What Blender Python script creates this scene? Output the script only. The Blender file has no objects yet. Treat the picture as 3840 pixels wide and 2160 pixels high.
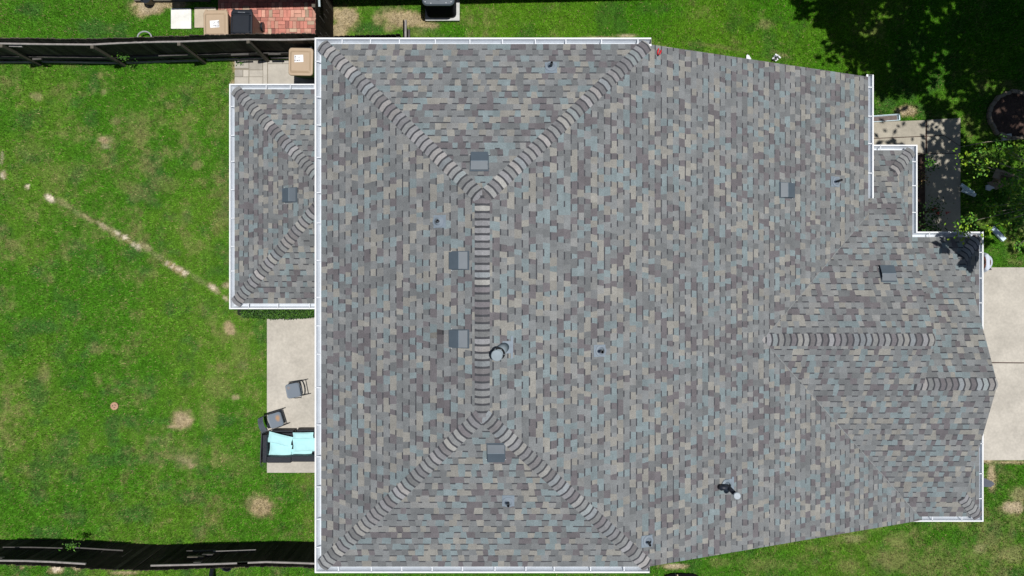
import bpy, math, random
import numpy as np
from mathutils import Vector, Matrix
random.seed(7)
R = math.radians
sc = bpy.context.scene

# ------------------------------------------------------------------ camera, sky, sun
H = 20.0          # camera height above the ground
F = 2560.0        # focal length in pixels of the 3840 wide photograph
cam_d = bpy.data.cameras.new("camera"); cam = bpy.data.objects.new("camera", cam_d)
sc.collection.objects.link(cam); cam.location = (0, 0, H); cam.rotation_euler = (0, 0, 0)
cam_d.sensor_width = 36; cam_d.lens = 24; cam_d.clip_end = 2000
sc.camera = cam
SX, SY = 0.17, 0.03          # horizontal offset towards the sun per metre of height
elev = math.atan2(1, math.hypot(SX, SY)); azim = math.atan2(SX, SY)
w = bpy.data.worlds.new("World"); sc.world = w; w.use_nodes = True
nt = w.node_tree; bg = nt.nodes['Background']
sky = nt.nodes.new('ShaderNodeTexSky'); sky.sky_type = 'NISHITA'; sky.sun_disc = False
sky.sun_elevation = elev; sky.sun_rotation = azim
nt.links.new(sky.outputs[0], bg.inputs[0]); bg.inputs[1].default_value = 0.05
sun_d = bpy.data.lights.new("sun", 'SUN'); sun = bpy.data.objects.new("sun", sun_d)
sc.collection.objects.link(sun); sun_d.energy = 4.2; sun_d.angle = R(0.53); sun_d.color = (1, .97, .92)
sun.rotation_euler = Vector((SX, SY, 1)).to_track_quat('Z', 'Y').to_euler()
sc.view_settings.view_transform = 'Standard'; sc.view_settings.look = 'None'
sc.view_settings.exposure = 0.0; sc.view_settings.gamma = 1.0

# ------------------------------------------------------------------ helpers
def P(px, py, z=0.0):
    D = H - z
    return Vector(((px-1920)/F*D, (1080-py)/F*D, z))

MATS = {}
def mat(name, col, rough=.8, metal=0., var=.15, scale=8., bump=0., bscale=60., attr=False, spec=.4, var2=0., scale2=80.):
    if name in MATS: return MATS[name]
    m = bpy.data.materials.new(name); m.use_nodes = True; n = m.node_tree; b = n.nodes['Principled BSDF']
    b.inputs['Roughness'].default_value = rough; b.inputs['Metallic'].default_value = metal
    b.inputs['Specular IOR Level'].default_value = spec
    tc = n.nodes.new('ShaderNodeTexCoord')
    def noise(sc_, det=4):
        t = n.nodes.new('ShaderNodeTexNoise'); t.inputs['Scale'].default_value = sc_; t.inputs['Detail'].default_value = det
        t.inputs['Roughness'].default_value = .65
        n.links.new(tc.outputs['Object'], t.inputs['Vector']); return t
    if attr:
        a = n.nodes.new('ShaderNodeAttribute'); a.attribute_name = 'Col'; src = a.outputs['Color']
    else:
        a = n.nodes.new('ShaderNodeRGB'); a.outputs[0].default_value = (*col, 1); src = a.outputs[0]
    for v, s_ in ((var, scale), (var2, scale2)):
        if v <= 0: continue
        t = noise(s_); mr = n.nodes.new('ShaderNodeMapRange')
        mr.inputs['From Min'].default_value = .3; mr.inputs['From Max'].default_value = .7
        mr.inputs['To Min'].default_value = 1-v; mr.inputs['To Max'].default_value = 1+v
        n.links.new(t.outputs['Fac'], mr.inputs['Value'])
        vm = n.nodes.new('ShaderNodeVectorMath'); vm.operation = 'SCALE'
        n.links.new(src, vm.inputs[0]); n.links.new(mr.outputs[0], vm.inputs['Scale']); src = vm.outputs[0]
    n.links.new(src, b.inputs['Base Color'])
    if bump > 0:
        t = noise(bscale); bp = n.nodes.new('ShaderNodeBump'); bp.inputs['Strength'].default_value = bump
        bp.inputs['Distance'].default_value = .02
        n.links.new(t.outputs['Fac'], bp.inputs['Height']); n.links.new(bp.outputs[0], b.inputs['Normal'])
    MATS[name] = m; return m

ORG = {}
def reg(o, parent, org):
    sc.collection.objects.link(o)
    if parent is not None: o.parent = parent
    ORG[o.name] = org
def tag(o, label=None, cat=None, group=None, kind=None):
    if label: o['label'] = label
    if cat: o['category'] = cat
    if group: o['group'] = group
    if kind: o['kind'] = kind
    return o
def thing(name, label, cat, loc=(0, 0, 0), group=None):
    o = bpy.data.objects.new(name, None); o.empty_display_size = .2
    o.location = loc; reg(o, None, Vector(loc)); return tag(o, label, cat, group)

class MB:
    def __init__(s): s.v = []; s.f = []; s.c = []; s.M = None
    def add(s, vs, fs, col=None):
        b = len(s.v)
        for p in vs:
            p = Vector(p)
            s.v.append(s.M @ p if s.M is not None else p)
        for f in fs: s.f.append([b+i for i in f]); s.c.append(col)
        return s
    def box(s, c, size, rz=0., col=None, rot=None):
        x, y, z = size[0]/2, size[1]/2, size[2]/2
        m = Matrix.Rotation(rz, 3, 'Z') if rot is None else rot
        vs = [Vector(c) + m @ Vector((a*x, b*y, d*z)) for a in (-1, 1) for b in (-1, 1) for d in (-1, 1)]
        s.add(vs, [(0, 1, 3, 2), (4, 6, 7, 5), (0, 4, 5, 1), (2, 3, 7, 6), (0, 2, 6, 4), (1, 5, 7, 3)], col); return s
    def tube(s, pts, rad, n=8, col=None, cap=True):
        pts = [Vector(p) for p in pts]; rad = rad if isinstance(rad, (list, tuple)) else [rad]*len(pts)
        vs = []; fs = []
        for i, p in enumerate(pts):
            t = (pts[min(i+1, len(pts)-1)] - pts[max(i-1, 0)]).normalized()
            a = t.orthogonal().normalized() if i == 0 else (pa - t*pa.dot(t)).normalized()
            pa = a; b = t.cross(a)
            for k in range(n):
                an = 2*math.pi*k/n; vs.append(p + (a*math.cos(an)+b*math.sin(an))*rad[i])
        for i in range(len(pts)-1):
            for k in range(n):
                fs.append((i*n+k, i*n+(k+1) % n, (i+1)*n+(k+1) % n, (i+1)*n+k))
        if cap: fs.append(tuple(range(n-1, -1, -1))); fs.append(tuple((len(pts)-1)*n+k for k in range(n)))
        s.add(vs, fs, col); return s
    def prism(s, poly, z0, z1, col=None):
        n = len(poly); g = lambda z, p: z(p[0], p[1]) if callable(z) else z
        vs = [(p[0], p[1], g(z0, p)) for p in poly] + [(p[0], p[1], g(z1, p)) for p in poly]
        fs = [tuple(range(n-1, -1, -1)), tuple(range(n, 2*n))] + [(i, (i+1) % n, n+(i+1) % n, n+i) for i in range(n)]
        s.add(vs, fs, col); return s
    def disc(s, c, r, n=24, col=None, nrm=(0, 0, 1), th=.01):
        c = Vector(c); nn = Vector(nrm).normalized(); s.tube([c, c+nn*th], r, n, col); return s
    def rings(s, loops, close0=True, close1=True, col=None):
        n = len(loops[0]); vs = [p for l in loops for p in l]; fs = []
        for i in range(len(loops)-1):
            for k in range(n): fs.append((i*n+k, i*n+(k+1) % n, (i+1)*n+(k+1) % n, (i+1)*n+k))
        if close0: fs.append(tuple(range(n-1, -1, -1)))
        if close1: fs.append(tuple((len(loops)-1)*n+k for k in range(n)))
        s.add(vs, fs, col); return s
    def build(s, name, m, parent=None, label=None, cat=None, group=None, kind=None, smooth=False):
        org = ORG[parent.name] if parent is not None else (sum(s.v, Vector())/len(s.v) if kind is None else Vector())
        if parent is None and kind is None: org.z = min(v.z for v in s.v)
        me = bpy.data.meshes.new(name); me.from_pydata([v-org for v in s.v], [], s.f); me.update()
        if any(c is not None for c in s.c):
            at = me.color_attributes.new('Col', 'FLOAT_COLOR', 'CORNER'); buf = []
            for f, c in zip(s.f, s.c):
                c = c or (.2, .2, .2); buf += [c[0], c[1], c[2], 1.]*len(f)
            at.data.foreach_set('color', buf)
        if smooth: me.polygons.foreach_set('use_smooth', [True]*len(me.polygons))
        me.materials.append(m); o = bpy.data.objects.new(name, me)
        reg(o, parent, org)
        if parent is None: o.location = org
        return tag(o, label, cat, group, kind)

def rrect(cx, cy, w_, h_, r, z, n=4, rz=0.):
    out = []
    for qx, qy, a0 in ((1, 1, 0), (-1, 1, 90), (-1, -1, 180), (1, -1, 270)):
        for k in range(n+1):
            a = R(a0+90*k/n); out.append((qx*(w_/2-r)+r*math.cos(a), qy*(h_/2-r)+r*math.sin(a)))
    c, s_ = math.cos(rz), math.sin(rz)
    return [Vector((cx+x*c-y*s_, cy+x*s_+y*c, z)) for x, y in out]

# value noise
_rs = np.random.RandomState(3); _G = _rs.rand(256, 256)
def vnoise(x, y, s_, off=0):
    x = np.asarray(x)/s_+off*17.3+500; y = np.asarray(y)/s_+off*9.1+500
    xi = np.floor(x).astype(int); yi = np.floor(y).astype(int); fx = x-xi; fy = y-yi
    fx = fx*fx*(3-2*fx); fy = fy*fy*(3-2*fy)
    g = lambda a, b: _G[a % 256, b % 256]
    return (g(xi, yi)*(1-fx)+g(xi+1, yi)*fx)*(1-fy)+(g(xi, yi+1)*(1-fx)+g(xi+1, yi+1)*fx)*fy
def fbm(x, y, s_, off=0, o=4):
    t = 0; a = 1; n_ = 0
    for k in range(o): t = t+a*vnoise(x, y, s_/2**k, off+k); n_ += a; a *= .55
    return t/n_
sstep = lambda a, b, x: (lambda t: t*t*(3-2*t))(np.clip((x-a)/(b-a), 0, 1))

# ------------------------------------------------------------------ materials
M_shingle = mat('shingle', (0, 0, 0), .92, attr=True, var=.12, scale=3.5, var2=.30, scale2=70, bump=.35, bscale=140, spec=.25)
M_white = mat('white_aluminium', (.66, .69, .73), .35, var=.03, scale=3, spec=.5)
M_gut = mat('painted_gutter', (0, 0, 0), .4, attr=True, var=.06, scale=2.5, var2=.05, scale2=25)
M_trim = mat('white_trim', (.72, .72, .70), .6, var=.06, scale=4)
M_siding = mat('tan_brick_wall', (.36, .27, .20), .85, var=.2, scale=14, bump=.3, bscale=30)
M_vent = mat('grey_painted_metal', (.075, .098, .122), .45, var=.08, scale=6, spec=.5)
M_dark = mat('black_metal', (.012, .013, .016), .5, var=.1, scale=10)
M_flash = mat('grey_flashing', (.20, .245, .29), .45, var=.10, scale=9, spec=.5)
M_boot = mat('pale_boot', (.20,.24,.285), .55, var=.06)
M_flue = mat('galvanised_steel', (.25, .30, .335), .65, metal=0., spec=.25, var=.08, scale=9)
M_pipe = mat('black_plastic_pipe', (.018, .022, .034), .5, var=.1)
M_conc = mat('concrete', (.455, .425, .375), .9, var=.16, scale=1.1, var2=.10, scale2=14, bump=.1, bscale=90)
M_walk = mat('old_concrete', (.36, .33, .27), .9, var=.18, scale=1.8, var2=.10, scale2=30, bump=.1, bscale=90)
M_slab = mat('paving_slab', (0, 0, 0), .9, attr=True, var=.14, scale=3, var2=.08, scale2=45)
M_wood = mat('dark_stained_boards', (0, 0, 0), .9, attr=True, var=.25, scale=5, var2=.2, scale2=30, spec=.1)
M_rail = mat('weathered_rail', (.26, .245, .235), .85, var=.22, scale=7, var2=.15, scale2=40)
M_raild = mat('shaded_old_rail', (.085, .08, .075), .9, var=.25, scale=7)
M_post = mat('old_timber_post', (.10, .09, .072), .9, var=.3, scale=9)
M_bintan = mat('tan_plastic', (.43, .325, .225), .5, var=.04, scale=4, spec=.4)
M_bindark = mat('black_plastic', (.014, .018, .026), .35, var=.1, scale=6, spec=.5)
M_paper = mat('paper_label', (.80, .80, .82), .7, var=.05, scale=20)
M_ink = mat('printed_ink', (.03, .03, .05), .7, var=0)
M_wick = mat('black_wicker', (.018, .021, .030), .6, var=.3, scale=40, bump=.6, bscale=120)
M_aqua = mat('aqua_fabric', (.42, .72, .75), .9, var=.05, scale=5, bump=.2, bscale=12)
M_chair = mat('worn_grey_steel', (.13, .155, .19), .5, var=.22, scale=6, spec=.4)
M_rust = mat('rusty_patch', (.33, .19, .09), .8, var=.25, scale=14)
M_tube = mat('dark_steel_tube', (.045, .045, .05), .5, var=.1)
M_brick = mat('brick_paving', (0, 0, 0), .9, attr=True, var=.16, scale=8, var2=.12, scale2=60, bump=.2, bscale=60)
M_leaf = mat('leaf', (0, 0, 0), .6, attr=True, var=.15, scale=4, spec=.3)
M_bark = mat('bark', (.11, .085, .065), .95, var=.3, scale=12, bump=.6, bscale=25)
M_grass = mat('grass_blades', (0, 0, 0), .7, attr=True, var=.0, spec=.2)
M_soil = mat('mulch', (.075, .045, .035), .95, var=.45, scale=9, var2=.4, scale2=50, bump=.8, bscale=40)
M_card = mat('cardboard', (.30, .235, .17), .85, var=.08, scale=5)
M_stone = mat('edging_stone', (.27, .22, .17), .9, var=.3, scale=9, bump=.4, bscale=30)

# ------------------------------------------------------------------ ground (lawns)
# explicit patches: (px, py, rx, ry, angle, dry, sand)
PATCH = [(470,895,78,13,33,.7,1.0),(420,872,50,18,33,.7,.13),(290,800,60,10,38,.5,.1),(740,1045,50,12,36,.4,.1),(545,925,30,14,30,.7,.2),(515,930,26,9,38,.4,.9),(385,848,42,12,36,.9,.35),(330,820,40,12,36,.8,.15),(185,742,24,13,30,.8,1.0),(100,700,10,9,0,.5,.9),(10,655,14,16,0,.8,.8),(5,590,8,25,0,.4,.45),(240,765,45,14,30,.9,.1),
 (650,1003,44,15,33,1,.8),(690,1022,20,8,10,.6,.85),(595,965,40,14,33,.7,.1),(800,1082,34,14,40,1,.75),(845,1118,18,8,40,.8,.6),(395,550,22,12,10,.5,.3),(385,525,22,14,20,1,.15),(400,525,26,18,0,.9,.1),(137,362,24,18,0,1,.1),(432,455,20,14,0,.9,.05),
 (390,345,12,12,0,.9,.1),(375,282,12,12,0,.9,0),(740,620,22,20,0,.9,.05),(690,1575,46,42,0,1.1,.2),(655,1600,30,8,0,1,.2),(985,1900,48,38,0,1.1,.15),(960,1890,40,45,0,1,.1),(1050,1870,25,10,20,.8,.1),(690,1725,55,22,20,1,.12),(640,1715,60,12,20,.8,0),(715,1745,18,16,40,1,.2),
 (860,1228,20,32,-20,1.1,.15),(880,1490,18,10,0,.8,.2),(960,1480,18,30,0,.5,0),(80,1660,22,10,0,.7,0),(165,1410,30,45,0,.8,0),(370,1430,18,28,0,.7,0),(430,1524,22,22,0,.3,0),(545,25,62,36,0,1.6,.35),(640,12,70,18,0,1.5,.2),
 (1300,65,60,45,0,1.3,.25),(1500,70,110,40,0,1.2,.2),(1600,95,50,12,0,1,.15),(1270,110,30,35,0,1.2,.2),(1560,120,50,25,0,.6,0),(2350,135,40,8,0,.9,.4),(2240,140,60,6,0,.8,.2),(3400,415,45,22,0,1.3,.3),(2870,95,30,22,0,.8,.05),(2935,205,45,12,20,.8,.1),(2700,175,90,8,8,.7,0),
 (210,2135,30,20,-20,1,.85),(290,2130,20,9,0,1,.7),(80,2130,10,8,0,1,.2),(470,2150,60,8,0,1,.2),(870,2125,60,8,0,.8,.1),(2530,2125,60,12,0,1.2,.4),(1050,1195,60,8,5,.9,.7),(850,1070,25,14,0,.8,.3),
 (3700,1730,60,7,0,1,.3),(3720,1790,16,60,0,1,.25),(3800,1735,70,8,0,1,.2),(3830,1860,40,30,20,1.1,.1),(3800,1905,45,25,0,1,.35),(3680,2055,30,22,0,1,.1),(3350,2100,70,40,0,.9,0),(3200,2020,60,20,0,.9,.1),(3370,2040,60,20,20,.9,0),(3500,2120,120,40,0,.7,0),(3800,2080,60,40,0,.9,.05),(3180,2120,50,30,0,.8,0),
 (2700,2110,40,20,0,.6,0),(2860,2120,60,30,0,.6,0),(2780,350,1,1,0,0,0),(830,830,40,60,0,.55,0),(480,700,70,30,20,.6,0),(620,690,60,30,0,.5,0),(890,300,30,40,0,.8,.05),(875,310,14,14,0,1,.2),(885,240,20,30,0,1,.15),(300,640,60,40,0,.3,0),(700,330,60,20,0,.3,0),(640,395,28,14,0,.7,0),
 (3640,480,20,60,0,.6,0),(3660,600,60,50,0,.3,0),(600,1850,60,12,0,.25,0),(250,1935,80,12,0,.3,0),(900,1750,60,50,0,.35,0),(780,1560,40,60,0,.6,0),(820,1450,60,50,0,.6,0),(200,640,80,30,0,.4,0),(120,560,60,40,0,.4,0),(900,1330,40,70,0,.5,0)]
def lawn(X, Y):
    """albedo (n,3), sandiness, dryness"""
    px = 1920+X/20*F; py = 1080-Y/20*F
    wob = (fbm(X, Y, .35, 5)-.5)*1.1; wob2 = (fbm(X, Y, .10, 8, 2)-.5)*.9
    dry = (fbm(X, Y, 1.6, 1)-.5)*1.7+.10; sand = np.zeros_like(X)
    # regional character of each lawn
    left = (px < 1150) & (py > 240) & (py < 2040)
    dry = dry + np.where(left, .18*np.exp(-(((px-620)/420)**2+((py-900)/560)**2))+.02, 0)
    dry = dry + np.where((py > 1900) & (px > 2900), .38, 0) + np.where((py > 1900) & (px > 1300) & (px <= 2900), -.05, 0)
    dry = dry + np.where((py < 300) & (px > 1650), -.22, 0) + np.where((py < 145) & (px < 800), -.35, 0) + np.where((py > 2100) & (px < 1200), -.15, 0)
    dry = dry + np.where(left & (py > 1500) & (px < 500), -.12, 0)
    dry = dry*.60 + (fbm(X, Y, .45, 11)-.5)*1.15 + (fbm(X, Y, .14, 15)-.5)*.9
    dry = sstep(.03, .78, dry)*.53
    sgr = sstep(.30, .58, fbm(X, Y, .13, 77, 3))
    for (qx, qy, rx, ry, an, d, sd) in PATCH:
        c, s_ = math.cos(R(an)), math.sin(R(an)); dx = px-qx; dy = py-qy
        u = (dx*c+dy*s_)/rx; v = (-dx*s_+dy*c)/ry; r = np.sqrt(u*u+v*v)+wob*.9+wob2*.5
        k = 1-sstep(.45, 1.35, r)
        dry = np.maximum(dry, np.minimum(k*d*(1 if sd > .12 else .62), 1.)); sand = np.maximum(sand, k*k*sd*(1 if sd < .5 else sgr))
    nn = fbm(X, Y, 2.2, 21)[:, None]; n3 = fbm(X, Y, .55, 31)[:, None]
    g1 = np.array([.088, .272, .015]); g2 = np.array([.134, .305, .024]); g3 = np.array([.070, .180, .045])
    green = g1*(1-sstep(.4, .65, nn))+g2*sstep(.4, .65, nn)
    green = green*(1-sstep(.5, .75, n3)*.6)+g3*sstep(.5, .75, n3)*.6
    top = ((py < 300) & (px > 1650))[:, None]
    green = np.where(top, green*np.array([1.0, 1.08, .7]), green)
    dc = np.array([.31, .245, .120])*(.85+.4*n3); sc_ = np.array([.66, .57, .46])
    d = dry[:, None]; s2 = np.clip(sand, 0, 1)[:, None]
    col = green*(1-d)+dc*d; col = col*(1-s2)+sc_*s2
    return col, np.clip(sand, 0, 1), dry
def make_ground():
    ax = np.arange(-16.5, 16.51, .07); ay = np.arange(-9.6, 9.61, .07)
    far = np.array([20, 30, 60, 150, 600.])
    ax = np.concatenate([-far[::-1], ax, far]); ay = np.concatenate([-far[::-1], ay, far])
    X, Y = np.meshgrid(ax, ay); nx, ny = len(ax), len(ay)
    x = X.ravel(); y = Y.ravel(); z = (fbm(x, y, .8, 3)-.5)*.03*(np.abs(x) < 17)
    z = z-.03
    me = bpy.data.meshes.new('ground'); me.vertices.add(nx*ny)
    me.vertices.foreach_set('co', np.stack([x, y, z], 1).ravel())
    i = np.arange(nx-1)[None, :]+np.arange(ny-1)[:, None]*nx; i = i.ravel()
    q = np.stack([i, i+1, i+nx+1, i+nx], 1)
    me.loops.add(q.size); me.loops.foreach_set('vertex_index', q.ravel())
    me.polygons.add(len(q)); me.polygons.foreach_set('loop_start', np.arange(len(q))*4); me.update(calc_edges=True)
    col, s_, d_ = lawn(x, y)
    farm = (np.abs(x) > 17) | (np.abs(y) > 10); col[farm] = np.array([.085, .17, .03])
    col = col*(.50+.50*np.maximum(s_, d_*.8)[:, None])
    at = me.color_attributes.new('Col', 'FLOAT_COLOR', 'POINT')
    at.data.foreach_set('color', np.concatenate([col, np.ones((len(x), 1))], 1).ravel())
    me.materials.append(mat('lawn_soil', (0, 0, 0), .95, attr=True, var=.30, scale=9, var2=.40, scale2=32, bump=.9, bscale=38, spec=.1))
    o = bpy.data.objects.new('ground', me); reg(o, None, Vector()); tag(o, kind='structure')
make_ground()

KEEP = [ (-6.8,-3.6,-.2,4.85), (-3.8,8.6,-5.6,4.95), (4.5,11.4,-5.5,1.1), (8.2,9.9,1.,3.3) ]   # house footprint
def pxrect(x0, y0, x1, y1): a = P(x0, y1); b = P(x1, y0); return (a.x, b.x, a.y, b.y)
KEEP += [pxrect(1002,1190,1300,1772), pxrect(3690,1003,4300,1725), pxrect(3270,450,3600,900), pxrect(3430,600,3480,905),
         pxrect(818,-60,1195,130), pxrect(880,226,1190,322), pxrect(642,32,719,110), pxrect(730,28,812,106), pxrect(1592,-70,1720,72)]
def make_grass():
    rs = np.random.RandomState(5)
    zones = [(-15.2,-5.6,-8.5,6.55,2300),(-15.2,-5.2,6.55,8.7,2300),(-5.3,15.2,4.8,8.7,2300),(-15.2,15.2,-8.7,-5.4,2300),(8.3,15.2,-5.4,5.2,2000)]
    A = []
    for x0, x1, y0, y1, dn in zones:
        n = int((x1-x0)*(y1-y0)*dn); A.append(np.stack([rs.uniform(x0, x1, n), rs.uniform(y0, y1, n)], 1))
    p = np.concatenate(A); x, y = p.T
    ok = np.ones(len(x), bool)
    for a, b, c, d in KEEP: ok &= ~((x > a) & (x < b) & (y > c) & (y < d))
    ring = P(3795, 433); ok &= (np.hypot(x-ring.x, y-ring.y) > .78)
    x = x[ok]; y = y[ok]
    col, s_, dr = lawn(x, y)
    cl = fbm(x, y, .16, 41, 2)
    keep = rs.rand(len(x)) < np.clip((1-.97*s_)*(1-.55*dr)*(.35+1.3*cl), 0, 1)
    x = x[keep]; y = y[keep]; col = col[keep]; s_ = s_[keep]; dr = dr[keep]; cl = cl[keep]
    n = len(x); an = rs.uniform(0, 2*math.pi, n)+ (fbm(x, y, .3, 51)-.5)*3; L = rs.uniform(.03, .075, n)*(1-.35*dr)*(.7+.6*cl); lean = rs.uniform(.3, .95, n); wd = rs.uniform(.005, .012, n)
    ca, sa = np.cos(an), np.sin(an); z0 = np.full(n, -.03)
    b1 = np.stack([x-sa*wd, y+ca*wd, z0], 1); b2 = np.stack([x+sa*wd, y-ca*wd, z0], 1)
    tp = np.stack([x+ca*L*lean, y+sa*L*lean, z0+.012+L*np.sqrt(1-.9*lean**2)], 1)
    V = np.stack([b1, b2, tp], 1).reshape(-1, 3)
    me = bpy.data.meshes.new('grass'); me.vertices.add(3*n); me.vertices.foreach_set('co', V.ravel())
    me.loops.add(3*n); me.loops.foreach_set('vertex_index', np.arange(3*n)); me.polygons.add(n)
    me.polygons.foreach_set('loop_start', np.arange(n)*3); me.update(calc_edges=True)
    j = (rs.uniform(.6, 1.45, n)*(.55+.9*fbm(x, y, .09, 47, 2)))[:, None]; t = (rs.rand(n) < .06+.25*dr)[:, None]
    c = col*j; c = np.where(t, np.array([.34, .28, .13])*j, c)
    at = me.color_attributes.new('Col', 'FLOAT_COLOR', 'POINT')
    at.data.foreach_set('color', np.repeat(np.concatenate([np.clip(c, 0, 1), np.ones((n, 1))], 1), 3, 0).ravel())
    me.materials.append(M_grass); o = bpy.data.objects.new('grass', me); reg(o, None, Vector())
    tag(o, 'short green lawn grass with dry tan patches around the house', 'grass', kind='stuff')
    print('blades', n)
make_grass()

# ------------------------------------------------------------------ hard surfaces
def slab(name, poly, z, m, joints=(), seed=0):
    b = MB(); b.prism(poly, -.12, z, None); return b.build(name, m, kind='structure')
q = lambda *a: [tuple(P(x, y).xy) for x, y in a]
slab('patio', q((1002,1772),(1300,1772),(1300,1190),(1002,1190)), .02, M_conc)
# driveway with a dark joint across it
b = MB()
b.prism(q((3400,1355),(4700,1366),(4700,1003),(3400,1003)), -.12, .02); b.prism(q((3400,1725),(4700,1725),(4700,1370),(3400,1359)), -.12, .02)
b.build('driveway', M_conc, kind='structure')
b = MB(); b.prism(q((3380,1362),(4690,1375),(4690,1355),(3380,1350)), -.11, -.005); b.build('joint_filler', M_soil, kind='structure')
# front walkway: concrete panels with joints
b = MB()
for poly in (((3262,519),(3469,510),(3469,451),(3262,459)), ((3475,510),(3538,506),(3600,548),(3600,443),(3475,450)),
             ((3262,570),(3469,575),(3469,513),(3262,522)), ((3475,575),(3600,575),(3600,551),(3538,509),(3475,513)),
             ((3468,900),(3600,900),(3600,577),(3468,577))):
    b.prism(q(*poly), -.12, .02)
b.build('walkway', M_walk, kind='structure')
b = MB(); b.prism(q((3262,899),(3599,899),(3599,450),(3262,462)), -.1, .004); b.build('walkway_joints', M_soil, kind='structure')
b = MB(); b.prism(q((3400,906),(3466,906),(3466,578),(3400,578)), -.1, .03); b.build('flower_bed', M_soil, kind='structure')
# small paving beside the annex
b = MB(); rr = random.Random(4)
for (x0, y0, x1, y1, sh) in ((881,228,933,256,.9),(936,228,985,262,.8),(881,263,911,288,.78),(913,263,933,288,1.15),(936,264,986,288,1.0),(881,290,933,322,1.05),(936,290,986,322,1.1),(988,228,1003,322,1.08),(1006,241,1190,322,1.02),(1006,226,1060,239,.92),(1062,226,1110,239,.95),(1112,226,1190,239,.9)):
    b.prism(q((x0,y1),(x1,y1),(x1,y0),(x0,y0)), -.1, .02+rr.uniform(-.004, .004), (.43*sh, .40*sh, .35*sh))
b.build('paving', M_slab, kind='structure')
b = MB(); b.prism(q((882,321),(1189,321),(1189,227),(882,227)), -.09, .003); b.build('paving_joints', mat('sandy_joint', (.24,.215,.17), .95), kind='structure')
# red brick patio of the neighbour
b = MB(); rr = random.Random(9)
def brickcol():
    k = rr.random(); s_ = rr.uniform(.8, 1.2)
    c = (.50,.205,.16) if k < .55 else (.54,.29,.22) if k < .78 else (.45,.33,.24) if k < .9 else (.30,.12,.10)
    return tuple(v*s_ for v in c)
y = -60; flip = 0
while y < 132:
    if flip % 3 == 2:
        x = 820-rr.uniform(0, 20)
        while x < 1193:
            b.prism(q((max(x, 819),y+12.5),(min(x+26, 1194),y+12.5),(min(x+26, 1194),y),(max(x, 819),y)), -.08, .02+rr.uniform(-.006, .006), brickcol()); x += 27.4
        y += 13.6
    else:
        x = 820-rr.uniform(0, 10)
        while x < 1193:
            if rr.random() < .16:
                for dy in (0, 14): b.prism(q((max(x, 819),y+dy+13),(min(x+26, 1194),y+dy+13),(min(x+26, 1194),y+dy),(max(x, 819),y+dy)), -.08, .02+rr.uniform(-.006, .006), brickcol())
                x += 27.2
            else:
                if x > 812: b.prism(q((max(x, 819),y+27),(min(x+12.6, 1194),y+27),(min(x+12.6, 1194),y),(max(x, 819),y)), -.08, .02+rr.uniform(-.006, .006), brickcol())
                x += 13.6
        y += 28.2
    flip += 1
b.build('brick_patio', M_brick, kind='structure')
b = MB(); b.prism(q((818,131),(1195,131),(1195,-60),(818,-60)), -.09, .002); b.build('brick_bedding', M_soil, kind='structure')
for (x0, y0, x1, y1, c, lb) in ((643,33,718,109,(.74,.74,.70),'bright white square paver set in the grass'), (731,29,811,105,(.50,.43,.33),'beige square paver half hidden by the tan bin')):
    b = MB(); b.rings([rrect(*( (P(x0,y0)+P(x1,y1))/2 ).xy, abs(P(x1,0).x-P(x0,0).x), abs(P(0,y0).y-P(0,y1).y), .015, z) for z in (-.05, .03)], col=c)
    b.build('paver', M_slab, label=lb, cat='paver', group='pavers in the neighbouring lawn')

# ------------------------------------------------------------------ HOUSE
T = .384
class Plane:
    def __init__(s, a, bx, cy): s.a, s.b, s.c = a, bx, cy; s.n = Vector((-bx, -cy, 1)).normalized()
    def z(s, x, y): return s.a+s.b*x+s.c*y
    def at(s, px, py):
        dx, dy = (px-1920)/F, (1080-py)/F; D = (H-s.a)/(1+s.b*dx+s.c*dy); return Vector((dx*D, dy*D, H-D))
XR, YT, YB, ZR = -.574, 1.718, -2.436, 6.87
XL, YTE, YBE = -4.04, 5.165, -5.90; ZE = ZR-(XR-XL)*T
pl_right = Plane(ZR+T*XR, -T, 0); pl_left = Plane(ZR-T*XR, T, 0)
pl_top = Plane(ZR+T*YT, 0, -T); pl_bot = Plane(ZR-T*YB, 0, T)
XRE = 8.71; XV = 10.42
ZL = 2.65; AX, AYT, AYB = -7.05, 5.05, -.393; AYM = (AYT+AYB)/2
an_left = Plane(ZL-T*AX, T, 0); an_top = Plane(ZL+T*AYT, 0, -T); an_bot = Plane(ZL-T*AYB, 0, T)
YRB, ZRB, XB = -1.184, 4.45, 9.63; YRC, XF = -2.257, 11.35; ZRC = ZRB+T*(YRC-YRB)
YPE, YCE, YDE, XPE, XCE = 3.50, 1.29, -5.80, 10.17, 11.85
p_up = Plane(ZRB+T*YRB, 0, -T); p_down = Plane(ZRB-T*YRB, 0, T); p_cn = Plane(ZRC+T*YRC, 0, -T)
p_bs = Plane(p_up.z(0, YPE)+T*XPE, -T, 0); p_cs = Plane(p_down.z(0, YDE)+T*XCE, -T, 0)
XBH, XCH = 9.63, 11.35

house = thing('house', 'two storey house with a grey, tan and teal shingle hip roof and white gutters', 'house', (0, 0, 0))

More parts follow.
